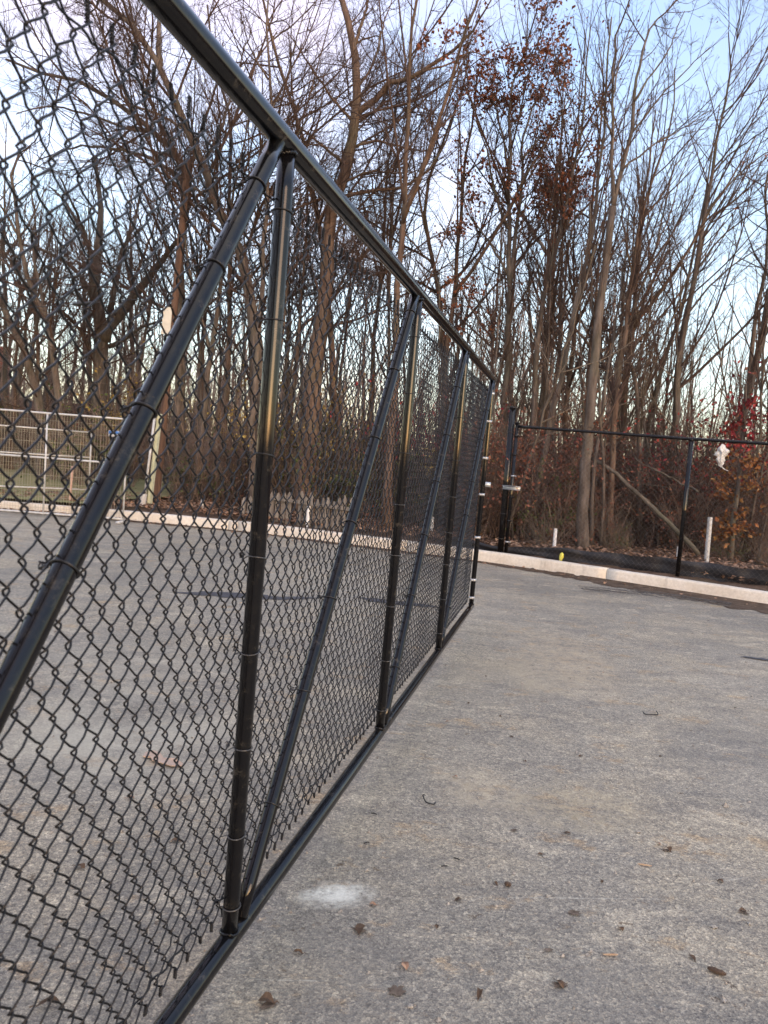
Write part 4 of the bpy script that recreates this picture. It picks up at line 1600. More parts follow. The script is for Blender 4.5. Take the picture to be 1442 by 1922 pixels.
hero('spreading_tree', 'long trunk leaning left behind the top of the nearest gate post', [
    limb([(505, 985), (497, 800), (482, 627), (472, 570), (453, 485), (425, 430), (408, 388), (380, 313), (355, 250), (330, 194), (300, 125), (269, 75), (239, 36), (190, 0), (120, -40)], Y, 30, 7, base=True),
    limb([(300, 125), (298, 60), (305, -20)], Y, 11, 5, 1), limb([(355, 250), (300, 215), (250, 200), (180, 190)], Y, 6, 1.8, -1.4),
    limb([(380, 313), (420, 230), (440, 150), (470, 60)], Y, 7, 2, 1.5), limb([(408, 388), (350, 340), (300, 310), (230, 300)], Y, 6, 1.8, 1.8),
    limb([(425, 430), (470, 360), (490, 280), (500, 190)], Y, 6, 1.8, -1.0)], SPREAD, density=.9)
Y = 18.0
hero('spreading_tree', 'mossy trunk with one long bough arching over to the far left', [
    limb([(340, 975), (338, 800), (338, 640), (341, 480), (349, 388), (352, 347), (333, 291), (291, 250), (250, 214), (194, 180), (139, 147), (83, 139), (10, 112)], Y, 26, 4, base=True),
    limb([(352, 347), (290, 300), (220, 280), (150, 275), (70, 300)], Y, 8, 2, 1.6), limb([(291, 250), (230, 240), (170, 215), (90, 200), (30, 215)], Y, 6, 1.8, -1.8),
    limb([(250, 214), (215, 130), (190, 60), (150, -10)], Y, 5, 1.6, 1.4), limb([(352, 347), (372, 260), (400, 180), (420, 80)], Y, 9, 2, -1.2)], SPREAD, density=.85)
Y = 22.0
hero('spreading_tree', 'broad grey trunk dividing into many limbs at far left above the silver fence', [
    limb([(193, 975), (192, 850), (191, 760), (190, 663), (188, 606), (183, 560), (177, 520), (181, 491), (188, 400), (178, 300)], Y, 52, 5, base=True),
    limb([(196, 640), (206, 610), (240, 572), (275, 528), (300, 495), (340, 440), (360, 380)], Y, 24, 3, -2),
    limb([(185, 600), (165, 542), (137, 503), (92, 475), (46, 462), (-10, 455)], Y, 10, 3, 2), limb([(178, 530), (160, 440), (142, 395), (110, 330)], Y, 9, 2.5, -2),
    limb([(181, 491), (164, 458), (125, 383), (94, 350)], Y, 9, 2.5, 2), limb([(205, 590), (218, 530), (229, 469), (252, 420), (270, 330)], Y, 12, 2.5, 2),
    limb([(206, 650), (229, 640), (270, 612), (320, 600)], Y, 9, 2.5, -2), limb([(185, 690), (150, 620), (110, 580), (60, 560)], Y, 9, 2.5, -1.5)], SPREAD, density=.75)
Y = 19.5
hero('bare_tree', 'dark trunk slanting left across the sky at the far left edge', [
    limb([(128, 975), (122, 860), (112, 775), (92, 606), (57, 542), (37, 446), (30, 380), (22, 330), (41, 283)], Y, 20, 4, base=True),
    limb([(92, 606), (75, 540), (60, 460), (70, 400)], Y, 7, 2, 1), limb([(37, 446), (10, 400), (-20, 350)], Y, 6, 2, -1), limb([(57, 542), (20, 500), (-30, 470)], Y, 6, 2, 1)], SPREAD, density=.75)
Y = 20.5
hero('bare_tree', 'pale leaning trunk with ivy at its foot behind the silver fence panels', [
    limb([(85, 975), (80, 860), (75, 775), (57, 697), (34, 629), (0, 560), (-40, 480), (-70, 380)], Y, 24, 6, base=True), limb([(57, 697), (70, 600), (95, 520), (90, 430)], Y, 8, 2, 1)], SPREAD, density=.7)
Y = 14.6
hero('bare_tree', 'twiggy young tree in the gap just above the nearest gate post', [
    limb([(470, 985), (478, 800), (488, 600), (498, 420), (508, 211), (505, 139), (500, 69), (505, -20)], Y, 15, 3, base=True),
    limb([(508, 211), (540, 140), (560, 60), (580, 0)], Y, 4, 1.5, .9), limb([(504, 150), (470, 90), (450, 20)], Y, 4, 1.5, -.9), limb([(500, 330), (560, 250), (610, 160)], Y, 4, 1.4, 1.2)], SPREAD, density=.7)
Y = 17.5
hero('bare_tree', 'thin forked trunk between the slanting brace and the leaning trunk', [
    limb([(420, 985), (424, 780), (430, 560), (429, 360), (434, 236), (424, 185), (400, 100), (390, 10)], Y, 14, 3, base=True), limb([(434, 236), (460, 200), (480, 120), (520, 60)], Y, 6, 2, 1)], SPREAD, bark='bark_red', density=.6)
Y = 16.2
hero('bare_tree', 'brown trunk leaning left just right of the nearest gate post', [
    limb([(640, 985), (630, 800), (615, 560), (597, 400), (572, 286), (555, 222), (530, 139), (511, 69), (490, -20)], Y, 17, 4, base=True), limb([(572, 286), (600, 220), (610, 130)], Y, 5, 1.6, 1.0)], SPREAD, bark='bark_red', density=.6)
Y = 17
hero('bare_tree', 'pale thin tree between the big brown tree and the oak', [
    limb([(722, 985), (727, 780), (732, 560), (733, 471), (739, 374), (755, 263), (783, 172), (800, 60)], Y, 9, 1.8, base=True)], ASC, bark='bark', density=.75)
Y = 13.6
hero('bare_tree', 'pale thin leaning sapling in front of the wood behind the fence mesh', [
    limb([(1312, 1030), (1322, 1010), (1330, 960), (1335, 860), (1350, 760), (1372, 640), (1380, 520)], Y, 5, 1.3, base=True),
    limb([(1330, 985), (1316, 940), (1306, 860), (1300, 780)], Y, 3, 1.0, .3)], dict(ASC, d1=2, d4=1), bark='bark_pale', twig='twig_pale', density=.5)


# generic trees of the wood: a few kinds, copied
def generic(kind, h, r, lean, style, bark, leaves=None, density=1.0, fork=None, twig='twig'):
    pts = [np.zeros(3)]
    d = norm(np.array([lean, rng.normal(0, .04), 1]))
    K = 9
    for k in range(1, K):
        d = norm(d + rng.normal(0, .035, 3) + UPV * .03)
        pts.append(pts[-1] + d * h / (K - 1))
    limbs = [(pts, r, .012)]
    for k in range(fork or 0):
        i = rng.integers(3, 6)
        p = pts[i]
        e = norm(np.array([rng.normal(0, .5), rng.normal(0, .5), 1.0]))
        L = h * (1 - i / (K - 1)) * .85
        q = [p]
        for j in range(1, 6):
            e = norm(e + rng.normal(0, .05, 3) + UPV * .07)
            q.append(q[-1] + e * L / 5)
        limbs.append((q, r * .5, .01))
    root = make_tree('woodland_tree', limbs, style, None, None, bark, twig, leaves, (0, 0, -.05), density)
    return root


kinds = [
    ('slim', generic('a', 8.5, .07, .03, ASC, 'bark', None, .55)),
    ('slim', generic('b', 9.5, .085, -.02, ASC, 'bark_red', None, .55, 1)),
    ('grey', generic('c', 10.5, .11, .05, ASC, 'bark_pale', None, .5, 2)),
    ('twiggy', generic('d', 8.0, .09, -.04, SPREAD, 'bark', None, .5, 1)),
    ('twiggy', generic('e', 9.0, .12, .02, SPREAD, 'bark_red', None, .42, 2)),
    ('sapling', generic('f', 5.5, .035, .06, dict(ASC, d4=0), 'bark', None, .7)),
    ('sapling', generic('g', 4.6, .03, -.05, dict(SPREAD, d4=0), 'bark_pale', None, .7, 0, 'twig_pale')),
    ('leafy', generic('h', 7.0, .07, .0, dict(OAK, d4=.5), 'bark', ('leaf_yellow', .16, .06), .55, 1)),
]
KLAB = {'slim': 'slim brown bare tree among the crowded trunks of the wood',
        'grey': 'taller forked bare tree among the crowded trunks of the wood',
        'twiggy': 'twiggy spreading bare tree among the crowded trunks of the wood',
        'sapling': 'thin bare sapling among the crowded trunks of the wood',
        'leafy': 'small tree with a few yellowing leaves among bare trunks'}
KGRP = {'slim': 'slim trees of the wood', 'grey': 'forked trees of the wood', 'twiggy': 'twiggy trees of the wood', 'sapling': 'saplings of the wood', 'leafy': 'yellowing trees of the wood'}


def place_trees():
    used = [False] * len(kinds)
    placed = []

    def put(k, x, y, s):
        kd, o = kinds[k]
        if used[k]:
            o = copy_tree(o)
        used[k] = True
        o.location = (x, y, .06)
        o.rotation_euler = (rng.normal(0, .03), rng.normal(0, .03) + .02, rng.uniform(0, 6.28))
        o.scale = (s, s, s * rng.uniform(.92, 1.1))
        tag(o, KLAB[kd], 'tree', KGRP[kd])
    # bands of rising distance, denser on the right where the wood comes to the kerb
    tries = 0
    while len(placed) < 104 and tries < 6000:
        tries += 1
        px = rng.uniform(-120, 1560)
        Yd = rng.uniform(12.6, 27)
        if px < 330:
            Yd = rng.uniform(22, 34)
        if 330 <= px < 700:
            Yd = rng.uniform(15.0, 28)
        p = at(px, 900, Yd)
        x, y = p[0], p[1]
        if y < kerb_at_x(x) + 1.9:
            continue
        if any((x - a) ** 2 + (y - b) ** 2 < (.42 + .012 * y) ** 2 for a, b in placed):
            continue
        placed.append((x, y))
        near = Yd < 16
        if near:
            k = rng.choice(len(kinds), p=[.2, .14, .05, .04, .02, .30, .22, .03])
        else:
            k = rng.choice(len(kinds), p=[.2, .2, .14, .14, .08, .08, .08, .08])
        s = rng.uniform(.82, 1.15) * (1 if px > 700 or px < 330 else .95)
        # keep the sky open at the upper right as in the photograph
        if px > 1180 and k in (2, 4):
            k = 0
        if 640 < px < 1180 and k in (2, 4) and Yd < 22:
            k = 1
        if px > 1180:
            s *= .74
        put(k, x, y, s)
    for k, u in enumerate(used):
        if not u:
            p = at(600 + 60 * k, 900, 22)
            put(k, p[0], p[1], .9)


place_trees()


def sapling_stand():
    n = 0
    while n < 46:
        px = rng.uniform(860, 1500)
        Yd = rng.uniform(12.6, 18)
        p = at(px, 900, Yd)
        if p[1] < kerb_at_x(p[0]) + 1.8:
            continue
        kd, o = kinds[5 + int(rng.integers(0, 2))]
        o = copy_tree(o)
        o.location = (p[0], p[1], .06)
        s = rng.uniform(.55, 1.1)
        o.rotation_euler = (rng.normal(0, .07), rng.normal(.02, .08), rng.uniform(0, 6.28))
        o.scale = (s, s, s * rng.uniform(.9, 1.2))
        tag(o, KLAB[kd], 'tree', KGRP[kd])
        n += 1


sapling_stand()


# ------------------------------------------------------------------ brush and shrubs
def shrub(h, n, spread, twigmat, leaves=None, dens=1.0, name='bare_shrub'):
    root = empty(name)
    P = np.zeros((n, 7, 3))
    P[:, 0, :2] = rng.normal(0, .10, (n, 2))
    d = rng.normal(0, spread, (n, 3))
    d[:, 2] = 1
    d /= np.linalg.norm(d, axis=1, keepdims=True)
    L = h * rng.uniform(.5, 1.15, n)
    for k in range(1, 7):
        d = d + rng.normal(0, .10, (n, 3)) + UPV * -.02
        d /= np.linalg.norm(d, axis=1, keepdims=True)
        P[:, k] = P[:, k - 1] + d * (L / 6)[:, None]
    P[:, :, 2] = np.abs(P[:, :, 2])
    Rd = (.004 + L * .0022)[:, None] * np.linspace(1, .35, 7)[None]
    m = MB()
    m.tubes(P, Rd, 4, False)
    P2, R2 = spawn(P, Rd, rng.poisson(L * 6 * dens), .2, 1, .4, 42, 16, .02, .12, 5, .7, .0024)
    m.tubes(P2, R2, 3, False)
    P3, R3 = spawn(P2, R2, rng.poisson(lens(P2) * 6 * dens), .15, 1, .5, 44, 16, .02, .12, 4, .8, .002)
    m.tubes(P3, R3, 3, False)
    m.build('stems', M[twigmat], root)
    if leaves:
        mat, frac, size, zlo = leaves
        E_ = np.concatenate([P2[:, -2:].reshape(-1, 3), P3[:, -2:].reshape(-1, 3)])
        cl = np.sin(E_[:, 0] * 4) + np.sin(E_[:, 1] * 4.1) + np.sin(E_[:, 2] * 4.7)
        E_ = E_[(rng.uniform(size=len(E_)) < frac) & (E_[:, 2] > zlo) & (cl > -.9)]
        l = MB()
        leaf_mesh(l, E_ + rng.normal(0, .03, E_.shape), size, flat=False)
        l.build('foliage', M[mat], root, smooth=False)
    return root


SHR = {
    'bare': [shrub(2.0, 26, .28, 'brush'), shrub(2.6, 22, .22, 'twig'), shrub(1.5, 30, .40, 'twig_pale', None, .7), shrub(3.2, 18, .16, 'brush', None, .8)],
    'rust': [shrub(1.9, 20, .30, 'brush', ('leaf_rust', .55, .055, .3)), shrub(2.4, 16, .26, 'twig', ('leaf_rust', .4, .06, .6))],
    'red': [shrub(2.7, 12, .22, 'twig', ('leaf_red', .30, .07, 1.2))],
    'green': [shrub(1.3, 22, .34, 'brush', ('leaf_green', .7, .06, .1))],
    'yellow': [shrub(2.4, 16, .24, 'brush', ('leaf_yellow', .4, .06, .5))],
}
SLAB = {'bare': ('bare_shrub', 'leafless brown shrub in the undergrowth behind the kerb', 'leafless shrubs of the undergrowth'),
        'rust': ('rusty_shrub', 'shrub with rust red leaves in the undergrowth behind the fence', 'rust leaved shrubs'),
        'red': ('red_shrub', 'thin shrub with sprays of crimson leaves behind the fence', 'crimson leaved shrubs'),
        'green': ('green_shrub', 'low shrub still holding dull green leaves among bare stems', 'green leaved shrubs'),
        'yellow': ('yellow_shrub', 'shrub with yellowing leaves among bare stems behind the gate', 'yellow leaved shrubs')}


def place_shrubs():
    used = set()

    def put(kind, k, x, y, s, lab=None):
        o = SHR[kind][k]
        if (kind, k) in used:
            o = copy_tree(o)
        used.add((kind, k))
        o.name = SLAB[kind][0]
        o.location = (x, y, .08)
        o.rotation_euler = (0, 0, rng.uniform(0, 6.28))
        o.scale = (s, s, s * rng.uniform(.85, 1.15))
        tag(o, lab or SLAB[kind][1], 'shrub', SLAB[kind][2])

    def pix(kind, x, Y, s, k=0):
        p = at(x, 950, Y)
        put(kind, k % len(SHR[kind]), p[0], p[1], s)
    # coloured ones where the photograph shows them
    for x, Y, s, k in [(905, 13.6, 1.0, 0), (935, 13.0, 1.05, 1), (985, 13.4, 1.0, 0), (1010, 13.2, .95, 1), (1050, 13.6, 1.0, 0), (1080, 14.2, 1.1, 1), (1290, 13.2, .8, 0), (1130, 15, 1.1, 1), (1425, 13.5, 1.1, 0), (1210, 13.6, 1.0, 1), (1160, 14.2, 1.0, 0), (1240, 14.8, 1.2, 1), (890, 14.8, 1.1, 0), (1030, 15.2, 1.3, 1), (1350, 15.5, 1.3, 1), (1110, 13.2, .7, 0)]:
        pix('rust', x, Y, s, k)
    for x, Y, s in [(1300, 13.4, 1.0), (1330, 13.8, 1.12), (1420, 14.2, 1.0), (720, 15.0, .95), (830, 15.5, 1.1), (975, 14.6, 1.0)]:
        pix('red', x, Y, s)
    for x, Y, s in [(1045, 12.9, .9), (600, 15.5, 1.3), (660, 15.2, 1.5), (560, 16.5, 1.3), (420, 16.5, 1.0), (110, 19.5, 1.6), (330, 17.5, 1.0), (160, 18.5, 1.5), (760, 15, 1.2), (1180, 12.6, .35), (1380, 12.3, .4)]:
        pix('green', x, Y, s)
    for x, Y, s in [(480, 16.8, 1.1), (540, 15.8, 1.2), (620, 16.6, 1.2), (690, 15.2, 1.0), (830, 14.6, 1.0), (910, 14.8, 1.0), (230, 19, 1.3)]:
        pix('yellow', x, Y, s)
    n = 0
    tries = 0
    while n < 80 and tries < 5000:
        tries += 1
        px = rng.uniform(-60, 1520)
        Yd = 12.2 + rng.exponential(4.2)
        if px < 330:
            Yd = rng.uniform(21, 30)
        elif px < 640:
            Yd = 15 + rng.exponential(3)
        if Yd > 30:
            continue
        p = at(px, 950, Yd)
        if p[1] < kerb_at_x(p[0]) + 1.9:
            continue
        put('bare', int(rng.integers(0, 4)), p[0], p[1], rng.uniform(.6, 1.05) * (.62 if Yd < 15 and px > 640 else 1) * (1 + .012 * (Yd - 12)))
        n += 1


place_shrubs()


def orange_vine():
    root = empty('vine', (0, 0, 0), 'orange and gold leaved vine climbing a trunk right of the galvanised stub', 'vine')
    Yv = 12.3
    path = spline([at(1372, 1040, Yv), at(1376, 980, Yv), at(1385, 920, Yv), at(1392, 850, Yv), at(1398, 780, Yv), at(1400, 720, Yv)], 8)
    path[0][2] = .05
    m = MB()
    m.tube(path, np.linspace(.05, .02, len(path)), 10)
    P = []
    sp, sr = spawn(resample(path, 16)[None], np.full((1, 16), .03), [70], .08, .95, .16, 75, 18, -.05, .14, 6, .4, .004)
    m.tubes(sp, sr, 4, False)
    tw, tr = spawn(sp, sr, rng.poisson(lens(sp) * 14), .1, 1, .5, 50, 20, -.02, .14, 4, .7, .0024)
    m.tubes(tw, tr, 3, False)
    m.build('stems', M['bark'], root)
    E_ = np.concatenate([sp[:, 2:].reshape(-1, 3), tw[:, 1:].reshape(-1, 3)])
    c = at(1388, 940, Yv)
    E_ = E_[(rng.uniform(size=len(E_)) < .85)]
    z = E_[:, 2]
    hi = z > at(1390, 850, Yv)[2]
    for msk, mat, nm in ((~hi, 'leaf_orange', 'orange_leaves'), (hi & (rng.uniform(size=len(z)) < .6), 'leaf_red', 'red_leaves')):
        l = MB()
        leaf_mesh(l, E_[msk] + rng.normal(0, .03, E_[msk].shape), .085, flat=False, curl=.4)
        o = l.build(nm, M[mat], root, smooth=False)


orange_vine()


def fallen_log():
    for pts, w, lab in (([(1105, 855), (1150, 885), (1200, 930), (1260, 985), (1312, 1042)], (7, 9), 'grey fallen branch slanting down between the trunks behind the fence'),
                        ([(1190, 860), (1235, 885), (1290, 912), (1310, 922)], (3, 4), 'thin pale branch slanting across the trunks above the fallen branch')):
        m = MB()
        P = [at(x, y, 13.0 - .25 * i) for i, (x, y) in enumerate(pts)]
        P = resample(spline(P, 6), 18) + rng.normal(0, .01, (18, 3))
        m.tube(P, np.linspace(w[0], w[1], 18) * 12.5 / FPX / 2, 9)
        B, Q = spawn(P[None], np.full((1, 18), .03), [9], .05, .9, .3, 45, 15, .02, .1, 6, .4, .005)
        m.tubes(B, Q, 4, False)
        tag(m.build('fallen_branch', M['bark_pale']), lab, 'branch')


fallen_log()


def brush_stuff():
    # dry stems, brambles and thickets that read as one mass
    m = MB()
    n = 7000
    px = rng.uniform(-100, 1560, n)
    Yd = 12.3 + rng.exponential(5.5, n)
    Yd = np.where(px < 330, rng.uniform(21, 36, n), np.where(px < 660, Yd + 2.5, Yd))
    base = np.array([at(a, 940, b) for a, b in zip(px, Yd)])
    ky = np.interp(base[:, 0], KERB[:, 0], KERB[:, 1])
    ok = (base[:, 1] > ky + 1.6) & (Yd < 40) & ((Yd > 16.5) | (rng.uniform(size=n) < .16)) & (np.sin(base[:, 0] * 1.9) + np.sin(base[:, 1] * 1.6) > -.9)
    base, Yd = base[ok], Yd[ok]
    n = len(base)
    base[:, 2] = .08
    h = rng.gamma(3.2, .34, n) * np.interp(Yd, [12, 14, 18, 40], [.42, .8, 1.35, 2.6])
    K = 6
    P = np.zeros((n, K, 3))
    P[:, 0] = base
    d = rng.normal(0, .30, (n, 3))
    d[:, 2] = 1
    for k in range(1, K):
        d = d + rng.normal(0, .14, (n, 3)) - UPV * .03
        d /= np.linalg.norm(d, axis=1, keepdims=True)
        P[:, k] = P[:, k - 1] + d * (h / (K - 1))[:, None]
    P[:, :, 2] = np.maximum(P[:, :, 2], .06)
    Rd = (np.maximum(.0028, .0017 * h + .0011) * np.interp(Yd, [12, 20, 40], [1, 1.35, 2.4]))[:, None] * np.linspace(1, .5, K)[None]
    m.tubes(P, Rd, 3, False)
    P2, R2 = spawn(P, Rd, rng.poisson(h * 2.6), .2, 1, .42, 48, 18, .02, .14, 4, .8, .0024)
    m.tubes(P2, R2, 3, False)
    tag(m.build('undergrowth', M['brush']), 'tangle of dry brown stems filling the floor of the wood', 'undergrowth', kind='stuff')
    # dead leaves caught on the thicket
    l = MB()
    k = 17000
    i = rng.integers(0, len(P), k)
    t = rng.integers(1, K, k)
    q = P[i, t] + rng.normal(0, .06, (k, 3))
    q = q[(q[:, 2] > .1) & (np.sin(q[:, 0] * 1.3) + np.sin(q[:, 1] * 1.1) > -.5)]
    leaf_mesh(l, q, .05, flat=False)
    tag(l.build('thicket_leaves', M['leaf_rust'], smooth=False), 'dead leaves caught in the tangled stems', 'leaves', kind='stuff')
    # the wood goes on behind: distant trunks and tops as one mass
    m = MB()
    n = 400
    px = rng.uniform(-300, 1750, n)
    Yd = rng.uniform(27, 62, n)
    base = np.array([at(a, 900, b) for a, b in zip(px, Yd)])
    base[:, 2] = 0
    h = rng.uniform(4.5, 9.5, n) * np.interp(Yd, [27, 62], [1.0, 1.5]) * np.where(px > 1150, .8, 1)
    K = 8
    P = np.zeros((n, K, 3))
    P[:, 0] = base
    d = rng.normal(0, .06, (n, 3))
    d[:, 2] = 1
    for k in range(1, K):
        d = d + rng.normal(0, .05, (n, 3)) + UPV * .03
        d /= np.linalg.norm(d, axis=1, keepdims=True)
        P[:, k] = P[:, k - 1] + d * (h / (K - 1))[:, None]
    Rd = rng.uniform(.05, .12, n)[:, None] * np.linspace(1, .12, K)[None]
    m.tubes(P, Rd, 6, False)
    P1, R1 = spawn(P, Rd, np.full(n, 15), .15, 1, .32, 42, 14, .04, .08, 6, .5, .010)
    m.tubes(P1, R1, 3, False)
    P2, R2 = spawn(P1, R1, rng.poisson(lens(P1) * 2.6), .15, 1, .42, 42, 14, .04, .1, 4, .6, .0065)
    m.tubes(P2, R2, 3, False)
    tag(m.build('distant_wood', M['brush']), 'distant bare wood behind the nearer trees', 'wood', kind='stuff')
    # low thicket in the distance that closes the view along the ground
    m = MB()
    n = 9000
    px = rng.uniform(-400, 1850, n)
    Yd = rng.uniform(24, 60, n)
    base = np.array([at(a, 900, b) for a, b in zip(px, Yd)])
    base[:, 2] = 0
    h = rng.gamma(4, .30, n) * np.interp(Yd, [24, 60], [1.5, 2.6])
    K = 5
    P = np.zeros((n, K, 3))
    P[:, 0] = base
    d = rng.normal(0, .35, (n, 3))
    d[:, 2] = 1
    for k in range(1, K):
        d = d + rng.normal(0, .18, (n, 3))
        d /= np.linalg.norm(d, axis=1, keepdims=True)
        P[:, k] = P[:, k - 1] + d * (h / (K - 1))[:, None]
    Rd = (rng.uniform(.010, .026, n))[:, None] * np.linspace(1, .4, K)[None]
    m.tubes(P, Rd, 3, False)
    tag(m.build('distant_thicket', M['brush']), 'distant brown thicket along the foot of the wood', 'thicket', kind='stuff')


brush_stuff()


def evergreen_and_house():
    # dark evergreen and a far low house at the left edge
    root = empty('evergreen_bush', (0, 0, 0), 'dark green evergreen bush at the far left edge', 'bush')
    c = at(-5, 800, 27)
    m = MB()
    m.tube([[c[0], c[1], 0], [c[0], c[1], 2.2]], [.09, .04], 8)
    B, Q = spawn(np.array([[[c[0], c[1], .2 + .35 * k] for k in range(7)]]), np.full((1, 7), .05), [90], .05, 1, .52, 80, 14, .02, .08, 6, .5, .006)
    m.tubes(B, Q, 4, False)
    m.build('stems', M['bark'], root)
    T, _ = spawn(B, Q, rng.poisson(lens(B) * 22), .15, 1, .3, 50, 20, 0, .1, 3, .5, .003)
    l = MB()
    E_ = T.reshape(-1, 3)
    leaf_mesh(l, np.concatenate([E_, E_ + rng.normal(0, .05, E_.shape)]), .11, flat=False)
    l.build('foliage', M['leaf_green'], root, smooth=False)
    root = empty('house', (0, 0, 0), 'low distant house with a dull red roof behind the silver fence', 'house')
    c = at(-60, 790, 46)
    w, d = 6.0, 3.2
    m = MB()
    m.box([c[0], c[1] + d, 1.25], [w, 0, 0], [0, d, 0], [0, 0, 1.25])
    m.build('wall', M['siding'], root, smooth=False)
    m = MB()
    zr, ze = 3.5, 2.45
    v = [(c[0] - w - .3, c[1] - .35, ze), (c[0] + w + .3, c[1] - .35, ze), (c[0] + w + .3, c[1] + d, zr), (c[0] - w - .3, c[1] + d, zr), (c[0] - w - .3, c[1] + 2 * d + .35, ze), (c[0] + w + .3, c[1] + 2 * d + .35, ze)]
    v += [(a, b, z + .12) for a, b, z in v]
    m.add(v, [(0, 3, 2, 1), (3, 4, 5, 2), (6, 7, 8, 9), (9, 8, 11, 10), (0, 1, 7, 6), (4, 10, 11, 5)], [(0, 6, 9), (0, 9, 3), (3, 9, 10), (3, 10, 4), (1, 8, 7), (1, 2, 8), (2, 11, 8), (2, 5, 11)])
    rf = m.build('roof', M['roof_red'], root, smooth=False)
    m = MB()
    q = at(2, 665, 49)
    m.box([q[0] - .05, c[1] + d, (q[2] + zr) / 2 - .1], [.45, 0, 0], [0, .35, 0], [0, 0, (q[2] - zr) / 2 + .5])
    m.box([q[0] - .05, c[1] + d, q[2] + .43], [.52, 0, 0], [0, .42, 0], [0, 0, .07])
    m.build('chimney', M['brick'], rf, smooth=False)
    for k in (-3.6, -.6, 2.6, 4.6):
        m = MB()
        m.box([c[0] + k, c[1] - .012, 1.4], [.5, 0, 0], [0, .02, 0], [0, 0, .6])
        m.build('window', M['pane'], root, smooth=False)
    # dark board fence before the house
    root = empty('board_fence', (0, 0, 0), 'dark board fence with gaps beyond the lawn at far left', 'fence')
    for k in range(34):
        x = at(-260, 800, 33)[0] + k * .24
        m = MB()
        h = 1.55 + rng.normal(0, .02)
        m.box([x, 33 + rng.normal(0, .006), h / 2 + .05], [.085, 0, 0], [0, .012, 0], [0, 0, h / 2])
        m.build('board', M['dark_board'], root, smooth=False)
    m = MB()
    for z in (.5, 1.3):
        m.box([at(-260, 800, 33)[0] + 4.0, 33.05, z], [4.2, 0, 0], [0, .03, 0], [0, 0, .05])
    m.build('rail', M['dark_board'], root, smooth=False)


evergreen_and_house()

# ------------------------------------------------------------------ light and sky
SUN_AZ, SUN_EL = R(146), R(6)
EXPO = 3.62


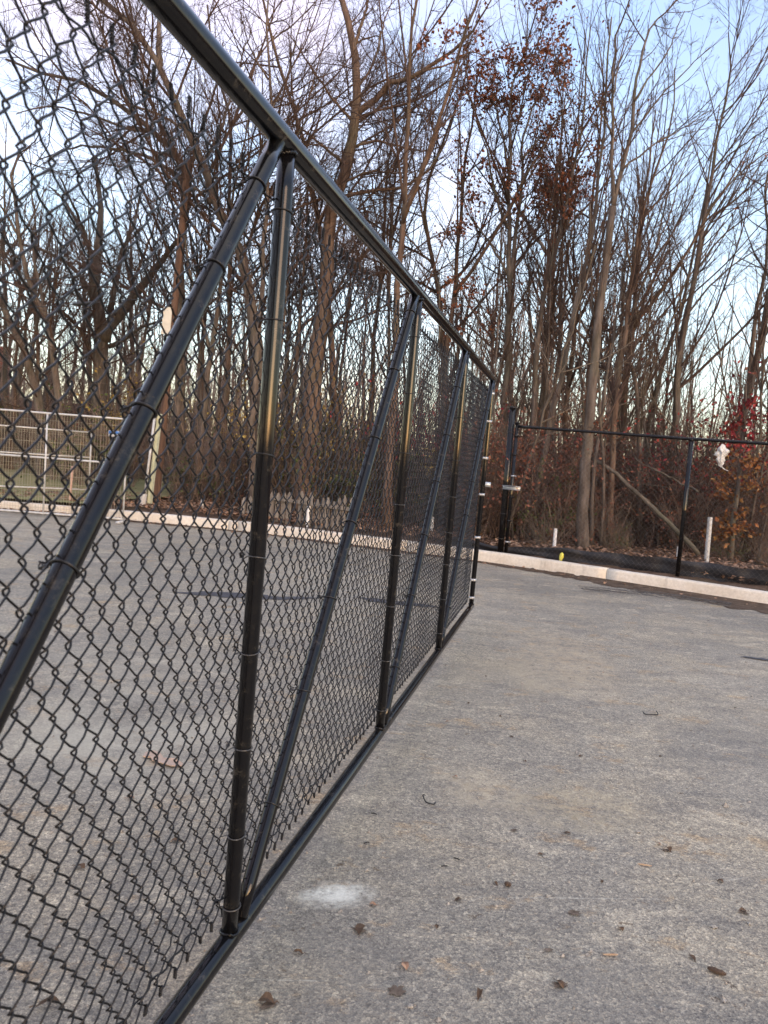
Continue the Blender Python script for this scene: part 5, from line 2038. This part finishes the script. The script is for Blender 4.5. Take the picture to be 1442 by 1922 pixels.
def world():
    w = bpy.data.worlds.new('World')
    SC.world = w
    w.use_nodes = True
    t = w.node_tree
    t.nodes.clear()
    L = t.links.new
    out = t.nodes.new('ShaderNodeOutputWorld')
    sky = t.nodes.new('ShaderNodeTexSky')
    sky.sky_type = 'NISHITA'
    sky.sun_disc = False
    sky.sun_elevation = SUN_EL
    sky.sun_rotation = SUN_AZ
    sky.air_density = 1.0
    sky.dust_density = .5
    sky.ozone_density = 1.6
    bg = t.nodes.new('ShaderNodeBackground')
    bg.inputs['Strength'].default_value = .03
    L(sky.outputs[0], bg.inputs[0])
    # thin evening cloud: warm pink where it is dense, cream haze low down
    tc = t.nodes.new('ShaderNodeTexCoord')
    sep = t.nodes.new('ShaderNodeSeparateXYZ')
    L(tc.outputs['Generated'], sep.inputs[0])

    def math_(op, a, b=None, clamp=False):
        n = t.nodes.new('ShaderNodeMath')
        n.operation = op
        n.use_clamp = clamp
        for i, v in enumerate((a, b)):
            if v is None:
                continue
            if hasattr(v, 'links'):
                L(v, n.inputs[i])
            else:
                n.inputs[i].default_value = v
        return n.outputs[0]
    den = math_('ADD', math_('MAXIMUM', sep.outputs[2], 0.0), .22)
    comb = t.nodes.new('ShaderNodeCombineXYZ')
    L(math_('DIVIDE', sep.outputs[0], den), comb.inputs[0])
    L(math_('DIVIDE', sep.outputs[1], den), comb.inputs[1])

    def noise(scale, det, ofs, rough=.55):
        mp = t.nodes.new('ShaderNodeMapping')
        mp.inputs['Location'].default_value = ofs
        L(comb.outputs[0], mp.inputs[0])
        n = t.nodes.new('ShaderNodeTexNoise')
        n.inputs['Scale'].default_value = scale
        n.inputs['Detail'].default_value = det
        n.inputs['Roughness'].default_value = rough
        L(mp.outputs[0], n.inputs['Vector'])
        return n.outputs['Fac']

    def ramp(f, stops):
        n = t.nodes.new('ShaderNodeValToRGB')
        cr = n.color_ramp
        while len(cr.elements) < len(stops):
            cr.elements.new(.5)
        for e, (p, c) in zip(cr.elements, stops):
            e.position = p
            e.color = (*(c if hasattr(c, '__len__') else (c, c, c)), 1)
        L(f, n.inputs[0])
        return n.outputs[0]
    zpos = math_('MAXIMUM', sep.outputs[2], 0.0)
    base = ramp(zpos, [(0.0, CLEAR[0]), (.12, CLEAR[1]), (.32, CLEAR[2]), (.50, CLEAR[3]), (.68, CLEAR[4]), (1.0, CLEAR[5])])
    cl = ramp(noise(1.5, 6, (.3, 1.2, 0)), [(.33, 0.0), (.50, .95)])
    cl2 = ramp(noise(.8, 3, (4, 1.7, 0)), [(.28, .25), (.5, 1.0)])
    leftness = ramp(math_('ADD', math_('MULTIPLY', sep.outputs[0], -1.0), .5), [(.28, 0.12), (.62, 1.0)])
    fac = math_('MULTIPLY', math_('MULTIPLY', cl, cl2), leftness)
    ccol = ramp(noise(1.1, 3, (9, 2, 3)), [(.4, CLOUD[0]), (.6, CLOUD[1])])
    mixn = t.nodes.new('ShaderNodeMixRGB')
    L(fac, mixn.inputs[0])
    L(base, mixn.inputs[1])
    L(ccol, mixn.inputs[2])
    bg2 = t.nodes.new('ShaderNodeBackground')
    L(mixn.outputs[0], bg2.inputs[0])
    bg2.inputs['Strength'].default_value = HAZE_STRENGTH
    add = t.nodes.new('ShaderNodeAddShader')
    L(bg.outputs[0], add.inputs[0])
    L(bg2.outputs[0], add.inputs[1])
    L(add.outputs[0], out.inputs[0])


CLEAR = [(.60, .54, .49), (.50, .50, .52), (.31, .36, .48), (.235, .30, .51), (.48, .58, .86), (1.30, 1.20, 1.10)]
CLOUD = [(.70, .44, .43), (.53, .43, .52)]
HAZE_STRENGTH = .115
world()

sl = bpy.data.lights.new('evening_sun', 'SUN')
sl.energy = .20
sl.color = (1.0, .64, .44)
sl.angle = R(36)
so = bpy.data.objects.new('evening_sun', sl)
COL.objects.link(so)
sd = Vector((math.sin(SUN_AZ) * math.cos(SUN_EL), math.cos(SUN_AZ) * math.cos(SUN_EL), math.sin(SUN_EL)))
so.rotation_euler = sd.to_track_quat('Z', 'Y').to_euler()
so.location = (6, -6, 8)

# ------------------------------------------------------------------ camera
cd = bpy.data.cameras.new('camera')
cd.sensor_fit = 'VERTICAL'
cd.sensor_height = 36
cd.sensor_width = 27
cd.lens = FPX / PH * 36
cd.clip_end = 900
cd.clip_start = .03
cd.dof.use_dof = True
cd.dof.focus_distance = 4.2
cd.dof.aperture_fstop = cd.lens / 3.8
co = bpy.data.objects.new('camera', cd)
COL.objects.link(co)
from mathutils import Matrix
b = -_F
mt = Matrix(((CR[0], CU[0], b[0], CP[0]), (CR[1], CU[1], b[1], CP[1]), (CR[2], CU[2], b[2], CP[2]), (0, 0, 0, 1)))
co.matrix_world = mt
SC.camera = co
SC.view_settings.view_transform = 'Standard'
SC.view_settings.look = 'None'
SC.view_settings.gamma = 1
SC.view_settings.exposure = EXPO
SC.cycles.use_denoising = True
SC.cycles.max_bounces = 4
SC.cycles.diffuse_bounces = 2
SC.cycles.transparent_max_bounces = 8
